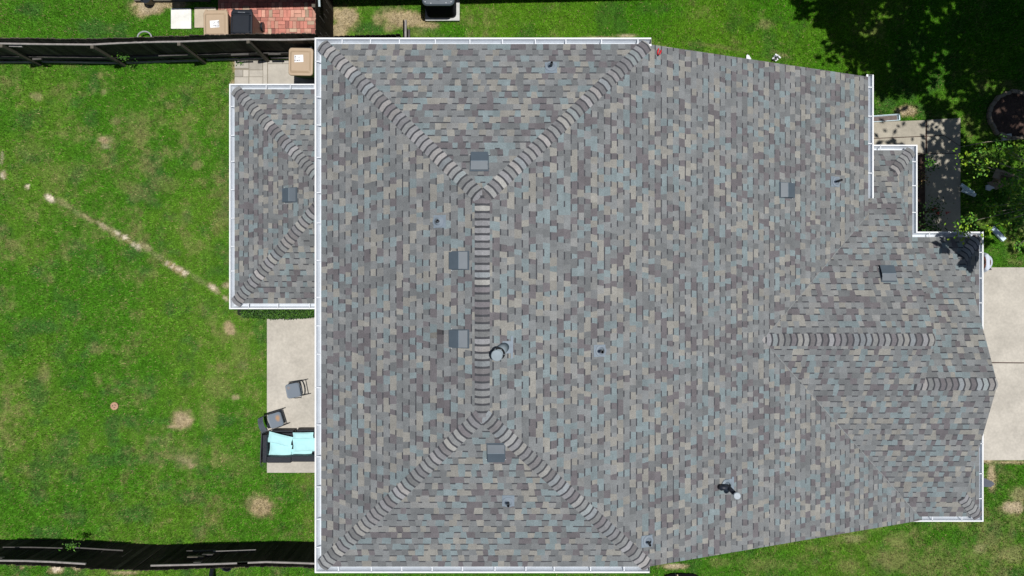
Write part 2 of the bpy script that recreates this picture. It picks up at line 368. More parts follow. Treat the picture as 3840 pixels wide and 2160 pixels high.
def clip(poly, half):
    (a, b_, c) = half; out = []; n = len(poly)      # keep a*u+b*v+c>=0
    for i in range(n):
        p, r_ = poly[i], poly[(i+1) % n]; fp = a*p[0]+b_*p[1]+c; fr = a*r_[0]+b_*r_[1]+c
        if fp >= 0: out.append(p)
        if (fp >= 0) != (fr >= 0):
            t = fp/(fp-fr); out.append((p[0]+t*(r_[0]-p[0]), p[1]+t*(r_[1]-p[1])))
    return out
PAL = [((.190,.200,.198),.24),((.155,.163,.163),.20),((.225,.225,.212),.10),((.262,.248,.210),.15),((.178,.232,.238),.16),((.140,.124,.130),.15)]
def shcol(rg):
    k = rg.random(); s_ = rg.uniform(.90, 1.12)
    for c, w_ in PAL:
        if k < w_: g_ = sum(c)/3; return tuple((.72*v+.28*g_)*.97*s_*(.985, 1.0, 1.035)[i] for i, v in enumerate(c))
        k -= w_
    return PAL[0][0]
DARKB = (.060, .062, .070)
EXP = .1421          # horizontal run of one course
def shingles(mb, pl, polys, seed):
    """polys: convex polygons in plan (x,y). Courses run along the contour lines."""
    rg = random.Random(seed)
    g = Vector((-pl.b, -pl.c)).normalized()     # downhill in plan
    e = Vector((-g.y, g.x))
    L = [[(Vector(p).dot(e), Vector(p).dot(g)) for p in po] for po in polys]
    vmax = max(p[1] for po in L for p in po); vmin = min(p[1] for po in L for p in po)
    umin = min(p[0] for po in L for p in po); umax = max(p[0] for po in L for p in po)
    H_ = []
    for po in L:
        area = sum(po[i][0]*po[(i+1) % len(po)][1]-po[(i+1) % len(po)][0]*po[i][1] for i in range(len(po)))
        if area < 0: po = po[::-1]
        H_.append([(-(po[(i+1) % len(po)][1]-po[i][1]), po[(i+1) % len(po)][0]-po[i][0], (po[(i+1) % len(po)][1]-po[i][1])*po[i][0]-(po[(i+1) % len(po)][0]-po[i][0])*po[i][1]) for i in range(len(po))])
    k = 0; v1 = vmax
    while v1 > vmin:
        v0 = v1-EXP; u = umin-rg.uniform(0, .3); tooth = rg.random() < .5; pc = None; s0 = 0.
        while u < umax:
            wdt = rg.choice((.11, .125, .14, .155, .17, .185) if tooth else (.09, .105, .12, .135, .15))*rg.uniform(.93, 1.07); s1 = rg.uniform(-.012, .012) if rg.random() < .35 else rg.choice((-1, 1))*rg.uniform(.004, .014)
            c = pc if (pc and rg.random() < .06) else shcol(rg)
            h1 = .0080 if tooth else .0055; h0 = .002
            seg = [(v0, v1, c)] if tooth else [(v0, v0+EXP*.20, DARKB), (v0+EXP*.20, v1, c)]
            if tooth and rg.random() < .03: seg = [(v0, v0+EXP*.17, DARKB), (v0+EXP*.17, v1, c)]
            for a0, a1, cc in seg:
                fa = (a0-v0)/EXP; fb = (a1-v0)/EXP
                ul = lambda f: u+s0*(.5-f)*2; ur = lambda f: u+wdt+s1*(.5-f)*2
                cell = [(ul(fa), a0), (ur(fa), a0), (ur(fb), a1), (ul(fb), a1)]
                for hs in H_:
                    po = cell
                    for h in hs:
                        po = clip(po, h)
                        if len(po) < 3: break
                    if len(po) < 3: continue
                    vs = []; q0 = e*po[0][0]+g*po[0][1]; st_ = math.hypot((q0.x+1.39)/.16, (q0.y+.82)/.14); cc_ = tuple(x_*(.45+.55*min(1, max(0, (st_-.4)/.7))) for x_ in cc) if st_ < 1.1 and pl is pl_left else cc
                    for (uu, vv) in po:
                        xy = e*uu+g*vv; off = h0+(h1-h0)*(vv-v0)/EXP
                        vs.append((xy.x, xy.y, pl.z(xy.x, xy.y)+off))
                    mb.add(vs, [tuple(range(len(vs)))], cc_)
                    lo = [i for i in range(len(po)) if abs(po[i][1]-v1) < 1e-6]
                    if len(lo) == 2:
                        p, r_ = Vector(vs[lo[0]]), Vector(vs[lo[1]]); dz = Vector((0, 0, h1+.004))
                        mb.add([p, r_, r_-dz, p-dz], [(0, 1, 2, 3)], tuple(x_*.95 for x_ in cc))
            pc = c; u += wdt; s0 = s1
            tooth = (not tooth) if tooth is False or rg.random() < .80 else tooth
        v1 = v0; k += 1
def deck(mb, pl, polys):
    for po in polys:
        mb.prism(po, lambda x, y: pl.z(x, y)-.15, lambda x, y: pl.z(x, y)-.006)

MAINR = [[(XR,YT),(XR,YB),(XR+(YB-YBE),YBE),(XRE,YBE),(XRE,YTE),(XR+(YTE-YT),YTE)], [(XRE,YBE),(XV,YBE),(XV,YBE+.1),(XRE,-4.0)]]
roofs = [('roof', 'big hip roof with a long right-hand slope', [(pl_right, MAINR, 1),
            (pl_left, [[(XR,YT),(XR,YB),(XL,YBE),(XL,YTE)]], 2),
            (pl_top, [[(XR,YT),(XL,YTE),(XR+(YTE-YT),YTE)]], 3), (pl_bot, [[(XR,YB),(XL,YBE),(XR+(YB-YBE),YBE)]], 4)]),
         ('roof', 'small hip roof of the rear annex', [(an_left, [[(AX,AYT),(AX,AYB),(AX+AYT-AYM,AYM)]], 5), (an_top, [[(AX,AYT),(AX+AYT-AYM,AYM),(-3.75,AYM),(-3.75,AYT)]], 6),
            (an_bot, [[(AX,AYB),(AX+AYM-AYB,AYM),(-3.75,AYM),(-3.75,AYB)]], 7)]),
         ('roof', 'front roof over the garage and porch', [(p_up, [[(5.55,YRB),(8.3,YRB),(8.3,1.6)], [(8.3,YRB),(XB,YRB),(XB,YPE),(8.3,YPE)], [(XB,YPE-(XPE-XBH)),(XPE,YPE),(XB,YPE)]], 8),
            (p_down, [[(5.5,YRB),(XB,YRB),(XB,YDE),(9.5,YDE)], [(XB,YRC),(XF,YRC),(XF,YDE),(XB,YDE)], [(XF,YDE+(XCE-XCH)),(XCE,YDE),(XF,YDE)]], 9),
            (p_cn, [[(9.2,YRC),(XF,YRC),(XF,YCE),(9.2,YCE)], [(XF,YCE-(XCE-XCH)),(XCE,YCE),(XF,YCE)]], 10),
            (p_bs, [[(XBH,1.15),(XPE,1.15),(XPE,YPE),(XBH,YPE-(XPE-XBH))]], 11), (p_cs, [[(XCH,YDE+(XCE-XCH)),(XCE,YDE),(XCE,YCE),(XCH,YCE-(XCE-XCH))]], 12)])]
RO = []
for nm, lb, pls in roofs:
    b = MB(); d = MB()
    for pl, polys, sd in pls: shingles(b, pl, polys, sd); deck(d, pl, polys)
    ro = b.build(nm, M_shingle, house, label=lb); RO.append(ro)
    d.build('roof_deck', M_trim, ro)

def caps(parent, p0, p1, nA, nB, seed, hw=.145, ex=.1425, s_start=0.):
    rg = random.Random(seed); p0 = Vector(p0); p1 = Vector(p1); h = (p1-p0).normalized(); Lh = (p1-p0).length
    def wd(n):
        v = n.cross(h).normalized(); return v if v.z < 0 else -v
    wA, wB = wd(nA), wd(nB); up = ((nA+nB)/2).normalized(); mb = MB(); s_ = s_start
    def row(s, hgt, cut=0.):
        out = []
        for (wv, n_, fr) in ((wA, nA, 1), (wA, nA, .62), (wA, nA, .25), (None, None, 0), (wB, nB, .25), (wB, nB, .62), (wB, nB, 1)):
            if wv is None: q_ = p0+h*s+up*(hgt+.006)
            else: q_ = p0+h*(s-(cut if fr == 1 else 0))+wv*(hw*fr)+n_*(hgt+(.006 if fr < .3 else 0))
            out.append(q_)
        return out
    while s_ < Lh-.02:
        e_ = min(s_+ex, Lh); c = shcol(rg); g0 = sum(c)/3; kk = rg.choice((1.0, 1.08, 1.2, 1.32)); c = tuple((.55*x_+.45*g0)*kk*1.02+.008 for x_ in c); k = rg.random()
        if k < .5: c = tuple(a*(1.01, .985, 1.02)[i] for i, a in enumerate(c))
        r0 = row(s_-.01, .012); r1 = row(s_+ex*.30, .0145); r2 = row(e_, .022, .014)
        r3 = [q_-(up*.014) for q_ in r2]
        for A, B, cc in ((r0, r1, DARKB), (r1, r2, c), (r2, r3, tuple(x_*.5 for x_ in c))):
            for i in range(6): mb.add([A[i], A[i+1], B[i+1], B[i]], [(0, 1, 2, 3)], cc)
        for S in (0, 6):
            pr = [r0[S], r1[S], r2[S]]; nn = nA if S == 0 else nB
            mb.add(pr+[v-nn*.02 for v in pr], [(0, 1, 4, 3), (1, 2, 5, 4)], c)
        s_ += ex
    return mb.build('ridge_cap', M_shingle, parent)
rt, rb = (XR, YT, ZR), (XR, YB, ZR)
ct = lambda x, y, pl: (x, y, pl.z(x, y))
caps(RO[0], (XR, YT+.05, ZR), (XR, YB-.05, ZR), pl_left.n, pl_right.n, 20, .150)
caps(RO[0], rt, ct(XL, YTE, pl_left), pl_left.n, pl_top.n, 21)
caps(RO[0], rt, ct(XR+YTE-YT, YTE, pl_right), pl_right.n, pl_top.n, 22)
caps(RO[0], rb, ct(XL, YBE, pl_left), pl_left.n, pl_bot.n, 23)
caps(RO[0], rb, ct(XR+YB-YBE, YBE, pl_right), pl_right.n, pl_bot.n, 24)
caps(RO[1], ct(AX+AYT-AYM, AYM, an_left), ct(AX, AYT, an_left), an_left.n, an_top.n, 25)
caps(RO[1], ct(AX+AYT-AYM, AYM, an_left), ct(AX, AYB, an_left), an_left.n, an_bot.n, 26)
caps(RO[2], (5.62, YRB, ZRB), (XB, YRB, ZRB), p_up.n, p_down.n, 27)
caps(RO[2], (9.42, YRC, ZRC), (XF, YRC, ZRC), p_cn.n, p_down.n, 28)
caps(RO[2], ct(XBH-.05, YPE-(XPE-XBH)-.05, p_up), ct(XPE, YPE, p_up), p_bs.n, p_up.n, 29)
caps(RO[2], ct(XCH-.05, YCE-(XCE-XCH)-.05, p_cn), ct(XCE, YCE, p_cn), p_cs.n, p_cn.n, 30)
caps(RO[2], ct(XCH-.05, YDE+(XCE-XCH)+.05, p_down), ct(XCE, YDE, p_down), p_cs.n, p_down.n, 31)

# pale cut line of the valleys between the main slope and the front roof
for (xa, ya), (xb, yb) in (((5.73, YRB), (8.71, 1.795)), ((5.73, YRB), (10.25, -5.70))):
    mb = MB(); d_ = Vector((xb-xa, yb-ya)).normalized(); nr = Vector((-d_.y, d_.x)); rgv = random.Random(int(yb*10)); N = 40; sd = 1 if yb > 0 else -1; vs = []
    for k in range(N+1):
        w0 = rgv.uniform(.004, .026)
        for o_ in (.004, .006+w0):
            v = Vector((xa+(xb-xa)*k/N, ya+(yb-ya)*k/N))+nr*sd*o_
            vs.append((v.x, v.y, max(pl_right.z(v.x, v.y), (p_up if sd > 0 else p_down).z(v.x, v.y))+.013))
    mb.add(vs, [(2*k, 2*k+2, 2*k+3, 2*k+1) for k in range(N)], (.23, .24, .245))
    mb.build('valley_edge', M_shingle, RO[2])
# walls (seen only from the side)
wl = MB()
wl.box((-.55, -.35, 2.7), (6.3, 10.4, 5.4))
wl.add([(2.6,-5.55,0),(8.4,-5.55,0),(8.4,-5.55,3.2),(2.6,-5.55,5.42),(2.6,4.85,0),(8.4,4.85,0),(8.4,4.85,3.2),(2.6,4.85,5.42)], [(0,1,2,3),(7,6,5,4),(1,5,6,2),(3,2,6,7)])
wl.box((-5.2, AYM, 1.24), (3.0, AYT-AYB-.7, 2.48)); wl.box((9.85, -2.2, 1.24), (2.8, 6.4, 2.48))
for X_, y0, zr, yr, y1, z0 in ((XF-.06, YDE+.55, ZRC, YRC, YCE-.55, 2.55), (XB-.06, -4.2, ZRB, YRB, 2.9, 2.6)):
    vs = [(X_-.08, y0, z0), (X_-.08, y1, z0), (X_-.08, yr, zr-.17), (X_, y0, z0), (X_, y1, z0), (X_, yr, zr-.17)]
    wl.add(vs, [(0, 1, 2), (5, 4, 3), (0, 3, 4, 1), (1, 4, 5, 2), (2, 5, 3, 0)])
wl.build('wall', M_siding, house)
for xx, zz in ((-2.2, 4.1), (.6, 4.1), (-1.0, 1.5), (5.0, 1.5)):
    wf = MB(); wf.box((xx, -5.56, zz), (1.0, .06, 1.2)); o = wf.build('window', M_trim, house)
    g_ = MB(); g_.box((xx, -5.60, zz), (.86, .03, 1.06)); g_.build('pane', mat('window_glass', (.03,.04,.05), .08, var=0), o)
gd = MB(); gd.box((11.27, -2.2, 1.05), (.05, 4.8, 2.1))
for k in range(5): gd.box((11.31, -2.2, .2+k*.42), (.02, 4.7, .36))
gd.build('garage_door', M_trim, house)
for yy in (.8, 3.5, -4.): 
    wf = MB(); wf.box((-3.72, yy, 4.2), (.06, 1.0, 1.2)); o = wf.build('window', M_trim, house)
    g_ = MB(); g_.box((-3.765, yy, 4.2), (.03, .86, 1.06)); g_.build('pane', mat('window_glass', (.03,.04,.05), .08, var=0), o)
pp = MB(); pp.box((9.95, 3.3, 1.28), (.12, .12, 2.55)); pp.build('porch_post', M_trim, house)

def gutter(path, ztop, inner_sign=1, seed=0, closed_ends=(True, True), spacing=.70):
    """path: shingle-edge polyline (x,y); the gutter hangs on its left-hand side * sign"""
    rg = random.Random(seed); path = [Vector(p) for p in path]; n = len(path)
    prof = [(-.035, .030), (.012, .026), (.014, -.09), (.035, -.115), (.075, -.115), (.108, -.06), (.120, -.02), (.120, .012), (.152, .012), (.152, -.004), (.128, -.010), (.118, -.06), (.080, -.122), (.03, -.122), (.004, -.09), (-.035, .02)]
    prof = [(a-.008, z-.022) for a, z in prof]
    offs = []
    for i in range(n):
        d0 = (path[i]-path[i-1]).normalized() if i > 0 else None; d1 = (path[i+1]-path[i]).normalized() if i < n-1 else None
        l0 = Vector((-d0.y, d0.x))*inner_sign if d0 else None; l1 = Vector((-d1.y, d1.x))*inner_sign if d1 else None
        if l0 is None: m_ = l1
        elif l1 is None: m_ = l0
        else: m_ = (l0+l1)/(1+l0.dot(l1))
        offs.append(m_)
    mb = MB(); loops = []
    for p, m_ in zip(path, offs): loops.append([Vector((p.x+m_.x*a, p.y+m_.y*a, ztop+z)) for a, z in prof])
    GW, GI = (.76,.78,.80), (.56,.60,.65)  # trough inside greyer than the lips: dirt and shading in one colour
    for i in range(n-1):
        for k in range(len(prof)):
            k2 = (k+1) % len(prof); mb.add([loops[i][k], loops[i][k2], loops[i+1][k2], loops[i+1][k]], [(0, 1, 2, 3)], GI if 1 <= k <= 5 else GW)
    for ce, i, s_ in ((closed_ends[0], 0, 1), (closed_ends[1], n-1, -1)):
        if not ce: continue
        p = path[i]; m_ = offs[i]; d_ = (path[1]-path[0]).normalized() if i == 0 else (path[-2]-path[-1]).normalized()
        a = [Vector((p.x+m_.x*t+d_.x*k, p.y+m_.y*t+d_.y*k, ztop+z)) for k in (0, .006) for t, z in ((.0, -.02), (.0, -.11), (.04, -.135), (.09, -.12), (.14, -.03), (.14, -.005))]
        mb.add(a, [(0, 1, 2, 3, 4, 5), (11, 10, 9, 8, 7, 6)]+[(j, (j+1) % 6, 6+(j+1) % 6, 6+j) for j in range(6)])
    g_ = mb.build('gutter', M_gut, house)
    for i in range(n-1):
        a, b_ = path[i], path[i+1]; Ls = (b_-a).length; d_ = (b_-a)/Ls; l_ = Vector((-d_.y, d_.x))*inner_sign
        s_ = rg.uniform(.25, .5)
        while s_ < Ls-.15:
            c = a+d_*s_+l_*.060; hb = MB(); an = math.atan2(d_.y, d_.x)
            hb.box((c.x, c.y, ztop-.016), (.022, .125, .012), an); 
            c2 = a+d_*s_+l_*.012; hb.box((c2.x, c2.y, ztop-.006), (.034, .02, .02), an)
            hb.build('gutter_hanger', M_white, g_); s_ += spacing*rg.uniform(.85, 1.15)
    return g_
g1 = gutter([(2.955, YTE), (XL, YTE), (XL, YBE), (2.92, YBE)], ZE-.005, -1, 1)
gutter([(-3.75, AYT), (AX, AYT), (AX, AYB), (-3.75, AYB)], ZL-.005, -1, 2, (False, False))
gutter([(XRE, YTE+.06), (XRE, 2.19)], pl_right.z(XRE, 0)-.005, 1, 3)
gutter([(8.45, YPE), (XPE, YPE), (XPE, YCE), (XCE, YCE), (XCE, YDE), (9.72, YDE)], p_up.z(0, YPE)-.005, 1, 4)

# roof vents
def frame(pl, px, py):
    o = pl.at(px, py); g = Vector((-pl.b, -pl.c, 0)); d = Vector((g.x, g.y, -(pl.b**2+pl.c**2))).normalized(); n = pl.n
    u = d.cross(n).normalized(); return o, u, d, n
def vent(pl, px, py, roof, sz=.335, lb=None):
    o, u, d, n = frame(pl, px, py); o = o-n*0
    m = Matrix((( u.x, d.x, n.x, o.x), (u.y, d.y, n.y, o.y), (u.z, d.z, n.z, o.z), (0, 0, 0, 1)))
    b = MB(); b.M = m; w_ = sz/2
    # hood: two sloping panels with folded lip
    pts = [(-.19, .030), (-.03, .088), (.19, .062)]; th = .006
    L = [[(-w_, y, z), (w_, y, z)] for y, z in pts]
    for i in range(2):
        a, c = L[i], L[i+1]
        v = [a[0], a[1], c[1], c[0]]; v2 = [(x, y, z-th) for x, y, z in v]
        b.add(v+v2, [(0, 1, 2, 3), (7, 6, 5, 4), (0, 4, 5, 1), (1, 5, 6, 2), (2, 6, 7, 3), (3, 7, 4, 0)])
    b.box((0, .19, .050), (sz, .005, .026))
    for s_ in (-1, 1): b.box((s_*w_, -.03, .070), (.004, .15, .012), rot=None)
    o1 = b.build('vent', M_vent, roof, label=lb)
    b = MB(); b.M = m; b.box((0, -.02, .010), (.42, .46, .006)); b.build('flange', M_vent, o1) if False else None
    c = MB(); c.M = m
    c.add([(-w_+.01, -.18, .004), (w_-.01, -.18, .004), (w_-.01, .15, .004), (-w_+.01, .15, .004), (-w_+.01, -.18, .018), (w_-.01, -.18, .018), (w_-.01, -.03, .078), (-w_+.01, -.03, .078), (w_-.01, .15, .058), (-w_+.01, .15, .058)],
          [(0, 1, 5, 4), (1, 2, 8, 6, 5), (3, 0, 4, 7, 9), (2, 3, 9, 8)])
    return o1, c, m
def full_vent(pl, px, py, lb):
    o1, c, m = vent(pl, px, py, house, lb=lb)
    c.build('louvre_box', M_dark, o1)  # box sides coloured black for the shadow under the hood
    f = MB(); f.M = m; f.box((0, -.03, .013), (.37, .38, .004)); f.build('flange', M_vent, o1)
    r_ = MB(); r_.M = m; r_.tube([(-.165, -.03, .089), (.165, -.03, .089)], .005, 6); r_.build('fold', M_flash, o1)
    for x in (-.19, 0, .19): n_ = MB(); n_.M = m; n_.disc((x, .155 if x else .16, .016), .007, 8, th=.004); n_.build('nail', M_white, o1)
full_vent(pl_top, 1798, 607, 'grey box vent on the top slope near the hip junction')
full_vent(pl_left, 1722, 977, 'upper grey box vent left of the ridge')
full_vent(pl_left, 1722, 1270, 'lower grey box vent left of the ridge')
full_vent(pl_bot, 1860, 1696, 'grey box vent on the bottom slope')
full_vent(an_left, 1088, 732, 'grey box vent on the annex roof')
full_vent(pl_right, 2949, 714, 'grey box vent far down the right slope')
full_vent(p_up, 3327, 1026, 'grey box vent on the front roof with a dark open side')

def stack(pl, bx, by, hgt, r=.028, lb=None, sq=.25):
    o, u, d, n = frame(pl, bx, by)
    m = Matrix(((u.x, d.x, n.x, o.x), (u.y, d.y, n.y, o.y), (u.z, d.z, n.z, o.z), (0, 0, 0, 1)))
    b = MB(); b.tube([o-Vector((0, 0, .05)), o+Vector((0, 0, hgt))], r, 14, cap=False)
    b.tube([o+Vector((0, 0, hgt)), o+Vector((0, 0, hgt-.15))], r*.78, 14, cap=False)
    t = o+Vector((0, 0, hgt)); N = 14
    ring = [t+Vector((math.cos(2*math.pi*k/N)*r*f, math.sin(2*math.pi*k/N)*r*f, 0)) for f in (1, .78) for k in range(N)]
    b.add(ring, [(k, (k+1) % N, N+(k+1) % N, N+k) for k in range(N)])
    p = b.build('vent_pipe', M_pipe, house, label=lb, smooth=False)
    f = MB(); f.M = m; f.box((0, -.03, .014), (sq, sq+.02, .004)); 
    lo = []
    for rr_, z in ((.125, .016), (.122, .028), (.080, .034), (.066, .05), (r+.012, .075), (r+.002, .085)):
        lo.append([Vector((math.cos(2*math.pi*k/20)*rr_, math.sin(2*math.pi*k/20)*rr_, z)) for k in range(20)])
    f.build('flashing', M_flash, p); f = MB(); f.M = m; f.rings(lo, False, False); f.build('boot', M_boot, p); return p
stack(pl_left, 1645, 831, .22, lb='short vent pipe in a grey boot left of the ridge')
stack(pl_top, 2066, 251, .28, lb='black vent pipe on the top slope')
stack(pl_right, 2252, 1315, .30, .034, lb='black vent pipe in the middle of the right slope')
stack(pl_bot, 1906, 1881, .28, lb='black vent pipe on the bottom slope')
stack(pl_right, 3134, 682, .30, lb='black vent pipe near the right-hand eave')
stack(pl_right, 2429, 2028, .25, lb='black vent pipe beside the lower right hip')
# flue with cap
o = pl_right.at(1890, 1302)
ax_ = (P(1858, 1326, H-12.72)-o); ax_.z = max(ax_.z, .01)
top = Vector((o.x-.13, o.y-.12, o.z+.44)); dirv = (top-o)
fl = MB(); fl.tube([o-Vector((0, 0, .05)), o+dirv*.35, o+dirv*.75], [.105, .098, .085], 24); flo = fl.build('flue', M_flue, house, label='round galvanised flue with a cap beside the ridge', smooth=True)
c = MB()
c.tube([o+dirv*.72, o+dirv*.74], [.125, .125], 28); c.build('storm_collar', M_dark, flo)
for k in range(6):
    a = k*math.pi/3; v = Vector((math.cos(a)*.112, math.sin(a)*.112, 0)); c = MB(); c.box(o+dirv*.82+v, (.012, .012, .14)); c.build('cap_strap', M_flash, flo)
c = MB(); t = o+dirv
c.rings([[t+Vector((math.cos(2*math.pi*k/32)*r_, math.sin(2*math.pi*k/32)*r_, z)) for k in range(32)] for r_, z in ((.108, -.03), (.110, 0), (.100, .010), (.0985, .006), (.0005, .008))], True, True)
c.build('flue_cap', M_flue, flo)
c = MB()
g_, u_, d_, n_ = frame(pl_right, 1905, 1302); m = Matrix(((u_.x, d_.x, n_.x, g_.x), (u_.y, d_.y, n_.y, g_.y), (u_.z, d_.z, n_.z, g_.z), (0, 0, 0, 1)))
c.M = m; c.box((0, -.02, .0135), (.24, .20, .004)); c.box((0, .075, .0185), (.44, .05, .004)); c.build('flashing', M_flash, flo)
# bent exhaust pipe
o = pl_right.at(2722, 1819); tp = P(2764.5, 1860, o.z+.48)
e1 = MB(); e1.tube([o-Vector((0, 0, .05)), o+(tp-o)*.3, o+(tp-o)*.96], [.052, .050, .048], 16); eo = e1.build('exhaust_pipe', M_pipe, house, label='tall black exhaust pipe with a pale round cap', smooth=True)
c = MB(); c.tube([tp-Vector((0, 0, .03)), tp, tp+Vector((0, 0, .012))], [.078, .078, .066], 24); c.build('pipe_cap', mat('pale_cap', (.36,.41,.45), .5), eo)
c = MB(); el = pl_right.at(2699, 1824)+Vector((0, 0, .12)); c.tube([o+Vector((.01, 0, .10)), (o+el)/2+Vector((0, 0, .09)), el, el-Vector((0, 0, .08))], [.05, .056, .06, .058], 14); c.build('elbow', M_pipe, eo, smooth=True)
c = MB(); g_, u_, d_, n_ = frame(pl_right, 2731, 1817); m = Matrix(((u_.x, d_.x, n_.x, g_.x), (u_.y, d_.y, n_.y, g_.y), (u_.z, d_.z, n_.z, g_.z), (0, 0, 0, 1)))
c.M = m; c.box((0, -.02, .0135), (.25, .22, .004)); c.box((.03, .11, .0185), (.40, .06, .004)); lo = [[Vector((math.cos(2*math.pi*k/20)*r_, -.06+math.sin(2*math.pi*k/20)*r_, z)) for k in range(20)] for r_, z in ((.13, .016), (.125, .03), (.08, .045), (.055, .10))]
c.rings(lo, False, False); c.build('flashing', M_flash, eo)

# ------------------------------------------------------------------ neighbour's house (its eave shades the strip along the top)
nb = thing('neighbour_house', 'neighbouring house just beyond the top of the photo, its eave shading the side yard', 'house', (0, 12, 0))
na, nbp = Vector((-9.5, 8.22)), Vector((9.3, 8.62)); nd = (nbp-na).normalized(); nn = Vector((-nd.y, nd.x))
c = MB(); A = [na, nbp, nbp+nn*8, na+nn*8]; i_ = [na+nd*.6+nn*.75, nbp-nd*.6+nn*.75, nbp-nd*.6+nn*7.4, na+nd*.6+nn*7.4]
c.prism([tuple(v) for v in i_], 0, 2.7); c.build('wall', M_siding, nb)
c = MB(); mid = [na+nd*3.5+nn*4, nbp-nd*3.5+nn*4]
vs = [Vector((v.x, v.y, 2.6)) for v in A]+[Vector((v.x, v.y, 2.75)) for v in A]+[Vector((v.x, v.y, 4.3)) for v in mid]
c.add(vs, [(3, 2, 1, 0), (0, 1, 5, 4), (1, 2, 6, 5), (2, 3, 7, 6), (3, 0, 4, 7), (4, 5, 9, 8), (5, 6, 9), (6, 7, 8, 9), (7, 4, 8)], (.17, .17, .165)); c.build('roof', M_shingle, nb)

# ------------------------------------------------------------------ fences
def board_panel(mb, a, b_, h, rg, lean=0., th=.018, jag=.025, br=1.):
    a = Vector(a); b_ = Vector(b_); L = (b_-a).length; d = (b_-a)/L; nrm = Vector((-d.y, d.x)); an = math.atan2(d.y, d.x); s_ = 0
    while s_ < L-.03:
        w_ = min(.138+rg.uniform(-.012, .010), L-s_); hh = h+rg.uniform(-jag, jag)
        base = a+d*(s_+w_/2)+nrm*rg.uniform(-.006, .006); k = rg.uniform(.6, 1.5); c = (.022*k*br, .018*k*br, .0155*k*br)
        if rg.random() < .06: c = (.07, .06, .05)
        x0, x1 = -w_/2+.003, w_/2-.003; pf = [(x0, .02), (x1, .02), (x1, hh-.035), (x1-.03, hh), (x0+.03, hh), (x0, hh-.035)]
        vs = []
        for t in (-th/2, th/2):
            for (x, z) in pf: p_ = base+d*x+nrm*(t+lean*z); vs.append((p_.x, p_.y, z))
        mb.add(vs, [(5, 4, 3, 2, 1, 0), (6, 7, 8, 9, 10, 11)]+[(i, (i+1) % 6, 6+(i+1) % 6, 6+i) for i in range(6)], c); s_ += w_
def rail(parent, a, b_, z, m, hgt=.085, th=.038, sag=0.):
    mb = MB(); a = Vector(a); b_ = Vector(b_); d = (b_-a).normalized(); an = math.atan2(d.y, d.x); mid = (a+b_)/2
    n_ = 6
    for k in range(n_):
        p, r_ = a+(b_-a)*k/n_, a+(b_-a)*(k+1)/n_; s0 = sag*math.sin(math.pi*k/n_); s1 = sag*math.sin(math.pi*(k+1)/n_)
        nr = Vector((-d.y, d.x)); p = p+nr*s0; r_ = r_+nr*s1
        q_ = [p-nr*th/2, r_-nr*th/2, r_+nr*th/2, p+nr*th/2]
        mb.prism([tuple(v) for v in q_], z-hgt/2, z+hgt/2)
    return mb.build('rail', m, parent)
rg = random.Random(12)
# upper fence (left yard, rails and posts on the near side)
tops = [(-410,166),(7,164),(348,168),(673,157),(932,149),(1192,147)]
pts = [P(x, y, 1.5).xy for x, y in tops]
fu = thing('fence', 'dark wooden fence with grey rails and posts along the upper edge of the lawn', 'fence', (*pts[0], 0), 'wooden fences')
for i in range(len(pts)-1):
    a, b_ = Vector(pts[i]), Vector(pts[i+1]); off = Vector((0, .05))
    mb = MB(); board_panel(mb, a+off, b_+off, 1.80, rg, br=3.6); mb.build('board_panel', M_wood, fu)
    rail(fu, a, b_, 1.50, M_rail, .05, .045, rg.uniform(-.02, .02)); rail(fu, a+Vector((0, .0)), b_+Vector((0, .0)), .42, M_raild, .09, .04, rg.uniform(-.02, .02))
    rail(fu, a+Vector((0.1, -.01)), b_+Vector((-.1, -.02)), .05, M_rail, .10, .03)
for (x, y) in pts[1:-1]:
    mb = MB(); c = Vector((x, y-.05, 0))
    mb.box((c.x, c.y-.02, .76), (.085, .085, 1.56), rg.uniform(-.1, .1)); mb.build('post', M_post, fu)
for (px, py, z, L) in ((60, 173, 1.38, .35), (640, 158, 1.40, .3), (655, 207, .6, .9), (900, 205, .6, .5), (140, 222, .55, .25), (1030, 203, .6, .35)):
    p = P(px, py, z); mb = MB(); mb.box((p.x, p.y, z), (L, .05, .05), rg.uniform(-.05, .05)); mb.build('splice_board', M_rail if z > 1 else M_raild, fu)
# fence between the neighbour's patio and the side yard
fp = thing('fence', 'dark plank fence running up between the brick patio and the side yard', 'fence', (-5.23, 6.8, 0), 'wooden fences')
mb = MB(); board_panel(mb, (-5.24, 6.78), (-5.24, 9.6), 1.80, rg, jag=.04); mb.build('board_panel', M_wood, fp)
mb = MB(); mb.box((-5.31, 7.55, .9), (.09, .09, 1.7)); mb.build('post', M_post, fp)
rail(fp, (-5.20, 7.9), (-5.20, 9.5), 1.55, mat('pale_blue_board', (.30,.36,.38), .7), .07, .04)
for k in range(7):
    y_ = 6.95+k*.22; mb = MB(); mb.box((-5.225, y_, rg.uniform(.5, 1.3)), (.006, .03, rg.uniform(.2, .6))); mb.build('pale_split', M_raild, fp)
